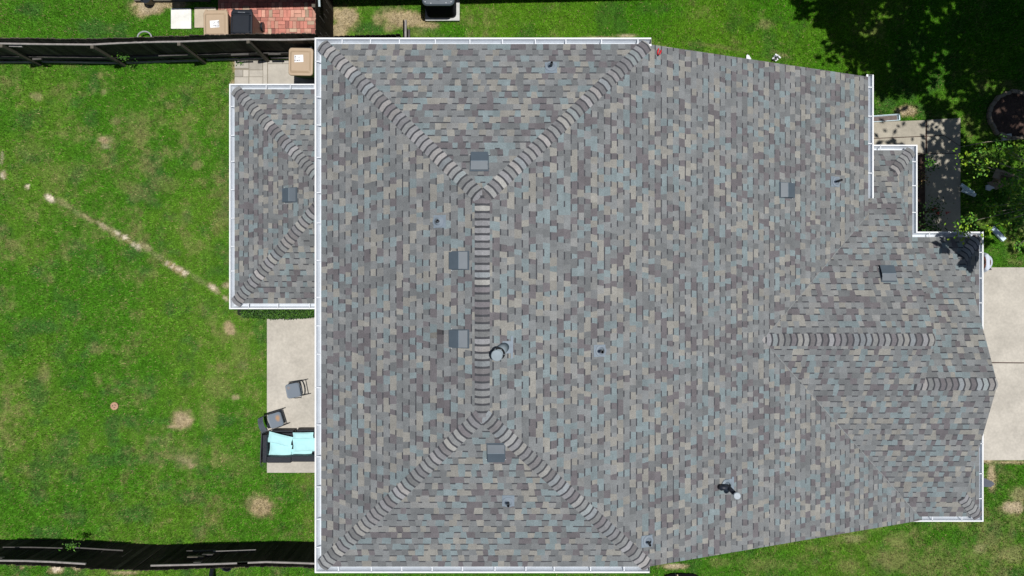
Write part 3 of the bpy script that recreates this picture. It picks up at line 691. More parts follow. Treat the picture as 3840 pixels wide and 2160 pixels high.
# short run behind the gutter
fe = thing('fence', 'short dark fence run with a pale rail just above the top gutter', 'fence', (-4, 6.9, 0), 'wooden fences')
a, b_ = P(1192, 137, 1.8).xy, P(1500, 129, 1.8).xy
mb = MB(); board_panel(mb, a, b_, 1.80, rg); mb.build('board_panel', M_wood, fe)
rail(fe, Vector(P(1195, 143, 1.6).xy), Vector(P(1500, 138, 1.6).xy), 1.62, M_rail, .06, .045, 0)
gt = thing('gate', 'narrow wooden gate standing open beside the short fence run', 'gate', (-2.85, 6.9, 0))
mb = MB(); board_panel(mb, P(1512, 160, 1.8).xy, P(1512, 70, 1.8).xy, 1.8, rg, jag=.01); mb.build('board_panel', M_wood, gt)
mb = MB(); p0, p1 = P(1522, 150, 1.7), P(1521, 76, 1.7); mb.box((p0+p1)/2, (.05, (p1-p0).length, .08)); mb.build('rail', M_rail, gt)
mb = MB(); p0, p1 = P(1535, 150, 1.2), P(1534, 112, 1.2); mb.box((p0+p1)/2, (.05, (p1-p0).length, .08)); mb.build('brace', M_raild, gt)
# lower fence
lp = [(-300,2118),(0,2117),(150,2121),(280,2129),(400,2136),(500,2139),(650,2136),(800,2132),(1000,2124),(1190,2131),(1420,2140)]
lpts = [Vector(P(x, y, 1.8).xy) for x, y in lp]
fl_ = thing('fence', 'black stained fence with broken pale rails along the lower edge of the lawn', 'fence', (*lpts[0], 0), 'wooden fences')
for i in range(len(lpts)-1):
    mb = MB(); board_panel(mb, lpts[i], lpts[i+1], 1.80, rg, jag=.03, br=1.7); mb.build('board_panel', M_wood, fl_)
def Ly(px, z): # fence line at a pixel column
    X = (px-1920)/F*(H-z)
    for a, b_ in zip(lpts[:-1], lpts[1:]):
        if a.x <= X <= b_.x: return Vector((X, a.y+(b_.y-a.y)*(X-a.x)/(b_.x-a.x)+.045))
    return Vector((X, lpts[-1].y+.045))
for seq, z, m in (((-60,100,200,322),1.62,M_rail), ((566,700,800,930),1.60,M_rail), ((890,1000,1100,1230),1.60,M_rail), ((12,120,235),.70,M_raild), ((280,380,462),.62,M_raild), ((700,760,812),.62,M_raild), ((800,880,960),.70,M_rail)):
    for a, b_ in zip(seq[:-1], seq[1:]): rail(fl_, Ly(a, z), Ly(b_, z), z, m, .045 if z > 1 else .03, .045 if z > 1 else .035, 0)
for px, z, L, m in ((742,1.5,.20,M_raild),(4,1.5,.12,M_raild),(735,1.1,.45,M_post),(780,.95,.3,M_raild)):
    p = Ly(px, z); mb = MB(); mb.box((p.x, p.y+.01, z), (L, .05, .09)); mb.build('splice_board', m, fl_)
rg2 = random.Random(3)
for k in range(16):
    px = rg2.uniform(760, 900) if k < 5 else rg2.uniform(20, 1150); p = Ly(px, 1); z = rg2.uniform(.4, 1.3)
    mb = MB(); mb.box((p.x, p.y-.028, z), (.014, .006, rg2.uniform(.25, .7))); mb.build('pale_split', M_raild, fl_)

# ------------------------------------------------------------------ leaf helper
def leaves(mb, pts, size, rg, cols, flat=.5):
    for p in pts:
        a = rg.uniform(0, 2*math.pi); s_ = size*rg.uniform(.6, 1.3)
        d = Vector((math.cos(a), math.sin(a), rg.uniform(-flat, flat))).normalized(); n_ = Vector((rg.uniform(-flat, flat), rg.uniform(-flat, flat), 1)).normalized(); s2 = d.cross(n_).normalized()
        p = Vector(p); c = rg.choice(cols); k = rg.uniform(.75, 1.25)
        mb.add([p, p+d*s_*.5+s2*s_*.28, p+d*s_, p+d*s_*.5-s2*s_*.28], [(0, 1, 2, 3)], tuple(v*k for v in c))
GRN = [(.045,.15,.012),(.06,.18,.015),(.035,.11,.012),(.09,.22,.02)]
GRD = [(.03,.085,.012),(.045,.12,.015),(.02,.06,.01)]

# hedge under the annex eave
hd = thing('hedge', 'clipped green hedge between the annex eave and the patio', 'hedge', tuple(P(1040, 1175)))
rg = random.Random(31); mb = MB(); pts = []
for k in range(7000):
    px = rg.uniform(905, 1176); z = rg.uniform(.3, .95); y1 = 1190+5*math.sin((px-905)/270*3.1)-abs(px-1040)**2/6000
    pts.append(P(px, rg.uniform(1146, y1+rg.uniform(-3, 3)), z))
leaves(mb, pts, .05, rg, GRD+[(.07,.17,.015)], .8); mb.build('foliage', M_leaf, hd)
mb = MB(); q0 = P(1040, 1168, .3); mb.rings([rrect(q0.x, q0.y, 1.95, .20, .08, z) for z in (.02, .75)]); mb.build('branch_core', mat('hedge_core', (.012,.02,.008), .95), hd)

# vines on fences
for (px, py, z, n_, lb) in ((462,213,.7,60,'small bright green vine on the upper fence'),(268,2048,.9,80,'bright green vine climbing the lower fence'),(250,2070,.75,120,None),(905,232,.05,40,'thin grass tuft by the paving edge')):
    if lb is None: continue
    v = thing('vine', lb, 'plant', tuple(P(px, py, 0))); mb = MB(); b0 = P(px, py, z); pt = [b0+Vector((rg.gauss(0, .10), rg.gauss(0, .05), rg.gauss(0, .08))) for _ in range(n_)]
    leaves(mb, pt, .055, rg, GRN, .6); mb.build('foliage', M_leaf, v)
    mb = MB(); mb.tube([Vector((b0.x, b0.y, 0)), b0+Vector((.02, 0, -.2*z)), b0], [.008, .006, .004], 6); mb.build('stem', M_bark, v)

# ------------------------------------------------------------------ bins
def bin_(px, py, rz, m_lid, m_body, label, sticker, ztop=1.05, w_=.68, dp=.80):
    c = P(px, py, ztop); t = thing('wheeled_bin', label, 'bin', (c.x, c.y, 0), 'wheeled bins')
    M = Matrix.Translation((c.x, c.y, 0)) @ Matrix.Rotation(rz, 4, 'Z')    # front at local -y
    b = MB(); b.M = M
    b.rings([rrect(0, yo, w_*f, dp*g, .06, z) for z, f, g, yo in ((.06,.74,.62,.06),(.12,.76,.66,.05),(.95,.92,.90,.0),(.99,.97,.95,0),(1.02,.97,.95,0))]); b.build('body', m_body, t)
    b = MB(); b.M = M
    b.rings([rrect(0, yo, w_*f, dp*g, r_, z) for z, f, g, yo, r_ in ((1.015,1.0,.96,-.01,.085),(1.045,1.0,.96,-.01,.085),(1.06,.965,.925,-.01,.075),(1.062,.86,.78,-.02,.05),(1.095,.74,.66,-.02,.04),(1.10,.72,.64,-.02,.04))]); lid = b.build('lid', m_lid, t)
    b = MB(); b.M = M; b.tube([(-w_*.42, dp*.49, .99), (w_*.42, dp*.49, .99)], .018, 8); 
    for s_ in (-1, 1): b.box((s_*w_*.40, dp*.47, 1.01), (.06, .07, .05))
    b.build('handle', m_body, t)
    for s_ in (-1, 1):
        b = MB(); b.M = M; b.tube([(s_*w_*.36, dp*.33, .13), (s_*w_*.45, dp*.33, .13)], .13, 20); b.build('wheel', M_bindark, t)
    if sticker:
        b = MB(); b.M = M; b.box((sticker[0], sticker[1], 1.103), (.25, .20, .004), .06); s_ = b.build('label_sheet', M_paper, lid)
        b = MB(); b.M = M; sx = sticker[0]+sticker[2]*.10; k = sticker[2]
        for (dx, dy, L, a) in ((0,.05,.05,.8),(.0,.06,.045,-.7),(0,.0,.07,1.4),(.005,-.06,.05,1.0),(-.01,-.06,.04,-1.1),(-k*.09,-.045,.08,.1),(-k*.11,.03,.05,.9),(-k*.06,-.06,.05,.0),(-k*.13,-.05,.03,.3)):
            b.box((sx+dx, sticker[1]+dy, 1.107), (L, .010, .003), a)
        b.build('printed_mark', M_ink, lid)
    return t, M
bin_(1128, 230, -.02, M_bintan, M_bindark, 'tan lidded wheeled bin on the paving against the white gutter', (-.04, .06, -1))
bin_(809, 90, .02, M_bintan, M_bintan, 'tan lidded wheeled bin behind the fence beside the black bin', (-.01, -.02, 1))
t, Mx = bin_(906, 88, -.02, M_bindark, M_bindark, 'black wheeled bin on the brick patio behind the fence', None, w_=.60)
b = MB(); b.M = Mx; b.box((0, .22, 1.10), (.55, .02, .03)); b.box((0, -.25, 1.10), (.55, .02, .02)); b.build('lid_rib', M_bindark, t)
b = MB(); b.M = Mx
for k in range(6): b.box((-.09+k*.035, .305, 1.067), (.022, .012, .003), .2*((k % 3)-1))
b.build('raised_lettering', mat('faded_lettering', (.35,.38,.42), .6), t)
# dark round pot at the very top and grey hoop behind the fence
pt = thing('plant_pot', 'black round pot cut off by the top edge of the photo', 'pot', tuple(P(545, -6)))
b = MB(); c = P(545, -8, .3); b.rings([[Vector((c.x+math.cos(a)*r_, c.y+math.sin(a)*r_, z)) for a in [2*math.pi*k/24 for k in range(24)]] for r_, z in ((.11, 0), (.15, .3), (.16, .32), (.135, .32), (.12, .25))], True, True); b.build('pot', M_bindark, pt)
c = P(542, 140, .2); b = MB(); b.tube([Vector((c.x+math.cos(a)*.2, c.y+math.sin(a)*.17, .2)) for a in [2*math.pi*k/24 for k in range(25)]], .022, 8)
b.build('bucket', mat('grey_plastic', (.30,.31,.33), .6), label='grey round rim peeking out behind the upper fence', cat='bucket')
c = P(850, 2122, .35); b = MB(); b.rings([[Vector((c.x+math.cos(a)*r_, c.y+math.sin(a)*r_, z)) for a in [2*math.pi*k/24 for k in range(24)]] for r_, z in ((.14, 0), (.17, .35), (.15, .35), (.12, .05))]); b.build('bucket', M_bindark, label='black bucket just beyond the lower fence', cat='bucket')
b = MB(); b.tube([P(796, 2132, .1), P(783, 2200, .6)], .06, 10); b.build('drain_pipe', M_pipe, label='black pipe sticking out beyond the lower fence', cat='pipe')
b = MB(); b.tube([P(1192, -90, 1.9), P(1198, 26, 1.86)], .03, 8); b.build('pale_pole', mat('pale_pole', (.42,.50,.52), .6), label='pale blue grey pole resting on the plank fence', cat='pole')
b = MB(); a0, a1 = P(505, 2.5, .06), P(790, 4, .06); b.box((a0+a1)/2, ((a1-a0).length, .03, .06)); b.build('edging_board', M_raild, label='thin dark edging board at the top of the dirt patch', cat='board')

# ------------------------------------------------------------------ AC unit
ac = thing('air_conditioner', 'grey outdoor air conditioner on a concrete pad at the top edge', 'air conditioner', (-2.05, 8.3, 0))
cx, cy = -2.05, 8.30
b = MB(); b.rings([rrect(cx+.02, cy, 1.0, 1.0, .02, z) for z in (0, .09)]); b.build('pad', mat('pad_concrete', (.52,.53,.52), .9), ac)
b = MB(); lp_ = []
for z, s_ in [(.10, .86), (.16, .86)]: lp_.append(rrect(cx, cy, s_, s_, .12, z, 6))
for k in range(26):
    z = .17+k*.031; lp_.append(rrect(cx, cy, .85, .85, .12, z, 6)); lp_.append(rrect(cx, cy, .82, .82, .11, z+.016, 6))
lp_.append(rrect(cx, cy, .86, .86, .12, .99, 6)); b.rings(lp_); b.build('louvred_casing', M_dark, ac)
b = MB(); n_ = len(rrect(0, 0, 1, 1, .1, 0, 6)); o0 = rrect(cx, cy, .90, .90, .14, .99, 6); o1 = rrect(cx, cy, .90, .90, .14, 1.02, 6); o2 = rrect(cx, cy, .84, .84, .12, 1.055, 6)
def circ(r_, z): return [Vector((cx+r_*(p.x-cx)/((p.x-cx)**2+(p.y-cy)**2)**.5, cy+r_*(p.y-cy)/((p.x-cx)**2+(p.y-cy)**2)**.5, z)) for p in o0]
b.rings([o0, o1, o2, circ(.33, 1.06), circ(.32, 1.03), circ(.32, .9)], False, True); b.build('top_panel', M_vent, ac)
b = MB()
for r_ in (.08, .14, .2, .26, .31): b.tube([Vector((cx+r_*math.cos(a), cy+r_*math.sin(a), 1.062)) for a in [2*math.pi*k/32 for k in range(33)]], .004, 5)
for k in range(8): a = k*math.pi/4; b.tube([Vector((cx, cy, 1.066)), Vector((cx+.33*math.cos(a), cy+.33*math.sin(a), 1.062))], .004, 5)
b.build('fan_guard', M_dark, ac)
b = MB()
for k in range(4):
    a = -2.0+k*math.pi/2; d = Vector((math.cos(a), math.sin(a), 0)); s2 = Vector((-d.y, d.x, 0)); c = Vector((cx, cy, .97))
    b.add([c+d*.05-s2*.03, c+d*.29-s2*.11+Vector((0, 0, -.03)), c+d*.31+s2*.10+Vector((0, 0, .03)), c+d*.05+s2*.04], [(0, 1, 2, 3)])
b.build('fan_blade', mat('bright_blade', (.75,.76,.78), .5), ac)
for x, y in ((-.36,-.36),(.36,-.36),(.36,.36),(-.36,.36),(-.2,-.4),(.22,-.39)): b = MB(); b.disc((cx+x, cy+y, 1.058), .012, 8); b.build('screw', M_white, ac)

# ------------------------------------------------------------------ patio furniture
def folding_chair():
    t = thing('folding_chair', 'x', 'chair', (0, 0, 0), 'folding chairs on the patio')
    b = MB(); b.rings([rrect(0.02, 0, .40-i, .41-i, .07, z, 5) for i, z in ((.02,.425),(0,.435),(0,.445),(.015,.452),(.06,.448))]); seat = b.build('seat', M_chair, t)
    b = MB()      # curved steel backrest
    lo = []
    for i in range(9):
        y = -.215+.43*i/8; bow = -.045*(1-(abs(y)/.215)**2)
        lo.append([Vector((-.235+bow, y, .60)), Vector((-.275+bow, y, .72)), Vector((-.30+bow, y, .80)), Vector((-.292+bow, y, .805)), Vector((-.262+bow, y, .72)), Vector((-.222+bow, y, .60))])
    b.rings(lo); b.build('backrest', M_chair, t)
    for s_ in (-1, 1):
        b = MB(); b.tube([(-.29, s_*.215, .80), (-.20, s_*.22, .56), (0, s_*.225, .42), (.24, s_*.23, .015)], .0125, 8); b.build('leg', M_tube, t)
        b = MB(); b.tube([(.12, s_*.20, .43), (-.10, s_*.205, .24), (-.33, s_*.215, .015)], .0125, 8); b.build('leg', M_tube, t)
    b = MB(); b.tube([(.17, -.225, .12), (.17, .225, .12)], .009, 8); b.tube([(-.27, -.212, .07), (-.27, .212, .07)], .009, 8); b.build('crossbar', M_tube, t)
    return t
def dup(root):
    r_ = root.copy(); sc.collection.objects.link(r_)
    for ch in list(root.children):
        c = ch.copy(); sc.collection.objects.link(c); c.parent = r_
        for g in ch.children: d = g.copy(); sc.collection.objects.link(d); d.parent = c
    return r_
ch1 = folding_chair(); ch2 = dup(ch1)
def rusty(name, cxy, rad, amt):
    m = bpy.data.materials.new(name); m.use_nodes = True; n = m.node_tree; b = n.nodes['Principled BSDF']; b.inputs['Roughness'].default_value = .55
    tc = n.nodes.new('ShaderNodeTexCoord'); mp = n.nodes.new('ShaderNodeMapping'); n.links.new(tc.outputs['Object'], mp.inputs[0])
    mp.vector_type = 'POINT'; mp.inputs['Location'].default_value = (-cxy[0]/rad[0], -cxy[1]/rad[1], 0); mp.inputs['Scale'].default_value = (1/rad[0], 1/rad[1], 0)
    ln = n.nodes.new('ShaderNodeVectorMath'); ln.operation = 'LENGTH'; n.links.new(mp.outputs[0], ln.inputs[0])
    no = n.nodes.new('ShaderNodeTexNoise'); no.inputs['Scale'].default_value = 9; n.links.new(tc.outputs['Object'], no.inputs['Vector'])
    ad = n.nodes.new('ShaderNodeMath'); ad.operation = 'ADD'; n.links.new(ln.outputs['Value'], ad.inputs[0]); n.links.new(no.outputs['Fac'], ad.inputs[1])
    mr = n.nodes.new('ShaderNodeMapRange'); mr.inputs['From Min'].default_value = .8; mr.inputs['From Max'].default_value = 1.7; mr.inputs['To Min'].default_value = amt; mr.inputs['To Max'].default_value = 0; n.links.new(ad.outputs[0], mr.inputs['Value'])
    mx = n.nodes.new('ShaderNodeMix'); mx.data_type = 'RGBA'; mx.inputs[6].default_value = (.135, .165, .205, 1); mx.inputs[7].default_value = (.36, .21, .11, 1); n.links.new(mr.outputs[0], mx.inputs['Factor'])
    n.links.new(mx.outputs[2], b.inputs['Base Color']); return m
for ch_, mm in ((ch1, rusty('grey_seat', (.13, -.10), (.05, .05), .35)), (ch2, rusty('rusty_seat', (.10, .04), (.07, .10), 1.))):
    for o_ in ch_.children:
        if o_.name.startswith('seat'): o_.data = o_.data.copy(); o_.data.materials[0] = mm
s1 = P(1102, 1464, .45); ch1.location = (s1.x, s1.y, .02); ch1.rotation_euler = (0, 0, math.pi+R(11)); ch1['label'] = 'grey folding chair facing the lawn, nearer the middle of the patio'
s2 = P(1031, 1576, .45); ch2.location = (s2.x, s2.y, .02); ch2.rotation_euler = (0, 0, R(17)); ch2['label'] = 'grey folding chair with a rusty seat, right behind the sofa'
# sofa
sf = thing('sofa', 'black wicker sofa with aqua cushions on the patio', 'sofa', tuple(P(1085, 1680)))
def pb(mb, x0, y0, x1, y1, z0, z1, r_=.02):     # box given by its top-face pixels
    a, c = P(x0, y0, z1), P(x1, y1, z1); mb.rings([rrect((a.x+c.x)/2, (a.y+c.y)/2, abs(c.x-a.x)-2*k, abs(c.y-a.y)-2*k, r_, z) for z, k in ((z0, 0), (z1-.012, 0), (z1, .008))])
b = MB(); pb(b, 990, 1624, 1200, 1722, .05, .33); b.build('seat_base', M_wick, sf)
b = MB(); pb(b, 1001, 1713, 1091, 1736, .02, .72); pb(b, 1092, 1710, 1182, 1732, .02, .72); pb(b, 1183, 1711, 1230, 1733, .02, .72); b.build('backrest', M_wick, sf)
b = MB(); pb(b, 984, 1631, 1000, 1736, .02, .62); b.build('armrest', M_wick, sf)
b = MB(); pb(b, 1020, 1614, 1100, 1621, .02, .36); pb(b, 1112, 1611, 1200, 1619, .02, .36); b.build('front_rail', M_wick, sf)
def cushion(cxp, cyp, wp, hp, rz, z, label, th=.13):
    c = P(cxp, cyp, z); w_, h_ = wp/F*(H-z), hp/F*(H-z); N = 10; vs = []; mb = MB()
    for side in (1, -1):
        for i in range(N+1):
            for j in range(N+1):
                u, v = 2*i/N-1, 2*j/N-1; f = max(0., (1-u**4)*(1-v**4))**.5
                pin = 1-.05*(1-abs(u*v))*(abs(u)**6+abs(v)**6)
                x, y = u*w_/2*pin, v*h_/2*pin; zz = side*th/2*f*(1+.12*math.sin(5*u+3*v+cxp))
                vs.append((c.x+x*math.cos(rz)-y*math.sin(rz), c.y+x*math.sin(rz)+y*math.cos(rz), z+zz))
    fs = []; K = (N+1)**2
    for i in range(N):
        for j in range(N):
            q_ = (i*(N+1)+j, (i+1)*(N+1)+j, (i+1)*(N+1)+j+1, i*(N+1)+j+1); fs.append(q_); fs.append(tuple(K+t_ for t_ in q_[::-1]))
    for j in range(N):
        for base, st in ((0, 1), (N*(N+1), 1)):
            a0 = base+j*st; fs.append((a0, a0+1, K+a0+1, K+a0))
        a0 = j*(N+1); fs.append((a0, a0+N+1, K+a0+N+1, K+a0)); a0 += N; fs.append((a0, a0+N+1, K+a0+N+1, K+a0))
    mb.add(vs, fs); return mb.build('cushion', M_aqua, label=label, cat='cushion', group='aqua sofa cushions', smooth=True)
cushion(1050, 1648, 92, 40, R(-14), .50, 'aqua cushion tilted across the left front of the sofa')
cushion(1052, 1688, 84, 48, R(-7), .46, 'aqua cushion against the sofa back at the left')
cushion(1137, 1634, 78, 25, R(1), .52, 'narrow aqua cushion at the front of the sofa near the gutter')
cushion(1150, 1669, 104, 50, R(3), .46, 'aqua cushion in the middle right of the sofa')
cushion(1131, 1700, 80, 30, R(-2), .42, 'aqua cushion against the sofa back at the right')
# folded mesh chair leaning on the arm
fc = thing('folded_lounger', 'black mesh folded lounger standing against the sofa arm', 'lounger', tuple(P(978, 1680)))
b = MB(); a0, a1, a2, a3 = P(981, 1622, .62), P(976, 1738, .62), P(972, 1735, .05), P(982, 1625, .05)
a2 = Vector((a1.x-.05, a1.y+.02, .05)); a3 = Vector((a0.x-.05, a0.y-.02, .05))
b.tube([a0, a1, a2, a3, a0], .013, 8); b.tube([(a0+a3)/2, (a1+a2)/2], .010, 8); b.tube([a1, a1+Vector((.02, -.10, -.02)), a1+Vector((.05, -.02, -.05))], .01, 8); b.build('frame', M_tube, fc)
b = MB(); off = Vector((.006, 0, 0)); b.add([a0, a1, a2, a3, a0+off, a1+off, a2+off, a3+off], [(0, 1, 2, 3), (7, 6, 5, 4)]); b.build('mesh_panel', M_wick, fc)

# disc on the lawn
c = P(428, 1523, .03); b = MB(); lo = [[Vector((c.x+math.cos(a)*r_, c.y+math.sin(a)*r_, z)) for a in [2*math.pi*k/28 for k in range(28)]] for r_, z in ((.108, .0), (.116, .02), (.108, .034), (.09, .036))]
b.rings(lo); ds = b.build('disc', mat('faded_orange_plastic', (.42,.25,.16), .6), label='faded orange round disc lying on the lawn', cat='disc')
b = MB()
for a in (.8, 2.9, 5.0): b.box((c.x+.045*math.cos(a), c.y+.045*math.sin(a), c.z+.009), (.05, .016, .003), a+1.2)
b.build('slot', M_ink, ds)

# snips on the roof
o = pl_right.at(2466, 205); sn = thing('tin_snips', 'red handled tin snips lying on the shingles near the top right hip', 'snips', tuple(o))
def rp(px, py, h=.02): return pl_right.at(px, py)+Vector((0, 0, h))
mr = mat('red_grip', (.62,.02,.03), .4); 
for s_, (x0, y0), (x1, y1) in ((1, (2469, 184), (2465, 206)), (-1, (2478, 190), (2470, 208))):
    b = MB(); b.tube([rp(x0, y0, .03), rp((x0+x1)/2+s_*-1.5, (y0+y1)/2, .03), rp(x1, y1, .03)], [.014, .017, .012], 8); b.build('handle', mr, sn, smooth=True)
b = MB(); b.tube([rp(2467, 206, .03), rp(2465, 214, .03)], .013, 8); b.build('pivot', M_dark, sn)
b = MB(); b.tube([rp(2466, 213, .03), rp(2460, 228, .025)], [.011, .003], 6); b.tube([rp(2464, 213, .03), rp(2463, 225, .025)], [.009, .003], 6); b.build('jaw', M_flue, sn)

# ------------------------------------------------------------------ scraps of gutter and boxes in the front yard
def trough(pxa, pxb, wd, label, z=.02, m=None, name='gutter_offcut', ends=False, up=True):
    a, c = P(*pxa, z), P(*pxb, z); d = (c-a).normalized(); s_ = Vector((-d.y, d.x, 0)); mb = MB()
    prof = [(-.5, .07), (-.5, 0), (.5, 0), (.5, .07), (.42, .07), (.42, .008), (-.42, .008), (-.42, .07)] if up else [(-.5, .0), (-.42, .055), (.42, .06), (.5, .0), (.45, .0), (.38, .05), (-.38, .045), (-.45, 0)]
    mb.rings([[p+s_*(u*wd)+Vector((0, 0, h)) for u, h in prof] for p in (a, c)])
    if ends:
        mb.box(c+Vector((0, 0, .036)), (.03, wd, .075), math.atan2(d.y, d.x)); mb.box(a+Vector((0, 0, .035)), (.03, wd, .07), math.atan2(d.y, d.x))
    return mb.build(name, m or mat('offcut_aluminium', (.56,.70,.77), .45, var=.05), label=label, cat='gutter offcut', group='gutter offcuts on the ground')
tg = trough((3262, 448), (3368, 441), .19, 'open white trough lying beside the walkway and the right gutter', ends=True)
b = MB(); a_, c_ = P(3264, 448, .03), P(3364, 441.3, .03); b.box((a_+c_)/2, ((c_-a_).length, .145, .012), math.atan2(c_.y-a_.y, c_.x-a_.x)); b.build('dark_inner_strip', mat('dark_inner_strip', (.13,.10,.09), .7, var=.3, scale=12), tg)  # thin brown strip that makes the inside of the trough darker
trough((3600, 692), (3648, 725), .10, 'upper of two crossed pale blue grey strips by the walkway', .08, up=False)
trough((3603, 712), (3655, 733), .10, 'lower of two crossed pale blue grey strips by the walkway', .02, up=False)
trough((3718, 853), (3763, 900), .15, 'long white gutter piece lying in the shaded grass above the person', .02, up=False)
b = MB(); c = P(3713, 705, .04); b.rings([[Vector((c.x+x*.0078, c.y+y*.0078, z)) for x, y in ((-16,10),(-8,12),(12,3),(14,-2),(4,-4),(-2,-10),(-17,-6))] for z in (.02, .07)])
b.build('gutter_offcut', M_white, label='crumpled white gutter corner beside the cardboard box', cat='gutter offcut', group='gutter offcuts on the ground')
b = MB(); c = P(2808, 214, .03); b.rings([[Vector((c.x+x*.0078, c.y+y*.0078, z)) for x, y in ((-9,6),(-5,10),(2,6),(9,-6),(9,-24),(-9,-24))] for z in (.0, .03)])
b.build('white_plate', M_white, label='white pointed sheet poking out from under the top right roof edge', cat='sheet')
jk = thing('scrap_metal', 'small heap of white and black metal scraps on the grass by the roof edge', 'scrap', tuple(P(2912, 217)))
rg = random.Random(8)
for k, (x, y, L, W_, a, m) in enumerate(((2902,216,.12,.05,.9,M_white),(2912,224,.10,.05,.6,M_white),(2921,212,.13,.04,-.7,M_white),(2912,206,.09,.04,-.5,M_white),(2906,222,.12,.05,.2,M_dark),(2915,214,.10,.03,.9,M_dark),(2909,211,.07,.03,-.2,M_vent))):
    b = MB(); b.box(P(x, y, .03+.012*k), (L, W_, .012), a); b.build('scrap_piece', m, jk)
# cardboard box
bx = thing('cardboard_box', 'open brown cardboard box under the leafy branches', 'box', tuple(P(3762, 655)))
for nm, poly, z0, z1 in (('flap', ((3737,630),(3755,638),(3744,672),(3721,665)), .30, .31), ('side', ((3756,636),(3806,655),(3803,662),(3754,643)), .02, .30), ('side', ((3744,674),(3757,640),(3760,641),(3748,675)), .02, .28), ('side', ((3803,662),(3806,655),(3797,690),(3793,690)), .02, .28), ('side', ((3748,676),(3796,692),(3795,696),(3747,680)), .02, .28)):
    b = MB(); b.prism([tuple(P(x, y, z1).xy) for x, y in poly], z0, z1); b.build(nm, M_card, bx)
b = MB(); b.prism([tuple(P(x, y, .05).xy) for x, y in ((3752,645),(3800,662),(3792,690),(3748,676))], .02, .05); b.build('bottom', M_card, bx)
b = MB(); b.prism([tuple(P(x, y, .02).xy) for x, y in ((3700,684),(3742,676),(3760,700),(3735,712))], .0, .02); b.build('cardboard_sheet', M_card, label='flat brown cardboard sheet below the open box', cat='cardboard')
# splash block beside the front corner
b = MB(); b.prism([tuple(P(x, y, .05).xy) for x, y in ((3680,1794),(3692,1793),(3722,1806),(3730,1815),(3716,1827),(3680,1825))], 0, .05); b.build('slate_slab', mat('slate', (.085,.095,.12), .8), label='dark slate slab beside the lower right gutter', cat='slab')
# low flat shape at the lower edge, coloured near-black to read as a shadow
sg = thing('shadow_silhouette', 'black shadow-like cover just showing at the bottom edge', 'silhouette', tuple(P(2560, 2200)))
b = MB(); z1 = .06; b.rings([[Vector((*P(x, y, z1).xy, z)) for x, y in ((2496,2159),(2515,2153),(2560,2151),(2600,2153),(2620,2160),(2640,2230),(2480,2230))] for z in (.02, z1)]); b.build('silhouette', mat('matt_black_silhouette', (.006,.006,.007), .95, spec=.05), sg)
b = MB(); b.tube([P(2538, 2175, .08), P(2532, 2148, .08)], [.03, .004], 6); b.build('tip', M_dark, sg)
b = MB(); b.tube([P(2545, 2185, .12), P(2540, 2154, .12)], [.02, .018], 6); b.build('pole', mat('pale_timber', (.5,.42,.3), .8), sg)
# thin cable across the walkway
b = MB(); b.tube([P(3440, 580, .06), P(3520, 566, .05), P(3600, 551, .10), P(3700, 532, .20), P(3780, 525, .1), P(3860, 518, .1)], .009, 6); b.build('cable', mat('old_rope', (.35,.31,.22), .8), label='thin pale cable stretched across the walkway corner', cat='cable')
# edging stones round the tree
rg = random.Random(77); c0 = P(3797, 434)
stone = None
HRS = ['three','half past two','two','half past one','one','half past twelve','twelve','half past eleven','eleven','half past ten','ten','half past nine','nine','half past eight','eight','half past seven','seven','half past six','six','half past five','five','half past four','four','half past three']
for k in range(24):
    a = 2*math.pi*k/24
    if math.cos(a)*.70 > .36: continue       # outside the photograph
    if stone is None:
        b = MB(); b.rings([rrect(0, 0, .185-i, .10-i, .03, z, 3) for z, i in ((0, 0), (.08, 0), (.10, .03))]); stone = b.build('edging_stone', M_stone); s_ = stone
    else: s_ = stone.copy(); sc.collection.objects.link(s_)
    tag(s_, "edging stone at the %s o'clock position of the round mulch bed" % HRS[k] if 'half' not in HRS[k] else "edging stone at the %s position on the rim of the round mulch bed" % HRS[k], 'stone', 'edging stones of the tree ring')
    s_.location = (c0.x+math.cos(a)*.70*rg.uniform(.97, 1.03), c0.y+math.sin(a)*.68*rg.uniform(.97, 1.03), 0); s_.rotation_euler = (0, 0, a+math.pi/2+rg.uniform(-.15, .15)); s_.scale = (rg.uniform(.9, 1.1), rg.uniform(.8, 1.2), rg.uniform(.8, 1.3))
b = MB(); b.prism([(c0.x+math.cos(2*math.pi*k/32)*.68, c0.y+math.sin(2*math.pi*k/32)*.66) for k in range(32)], -.1, .03); b.build('mulch_bed', M_soil, kind='structure')
b = MB(); c = P(3776, 514, .04); b.rings([rrect(c.x, c.y, .28, .18, .02, z, 2, .12) for z in (.0, .05)]); b.build('stone_block', mat('pale_stone', (.60,.62,.60), .8), label='pale rectangular stone at the lower edge of the tree ring', cat='stone')

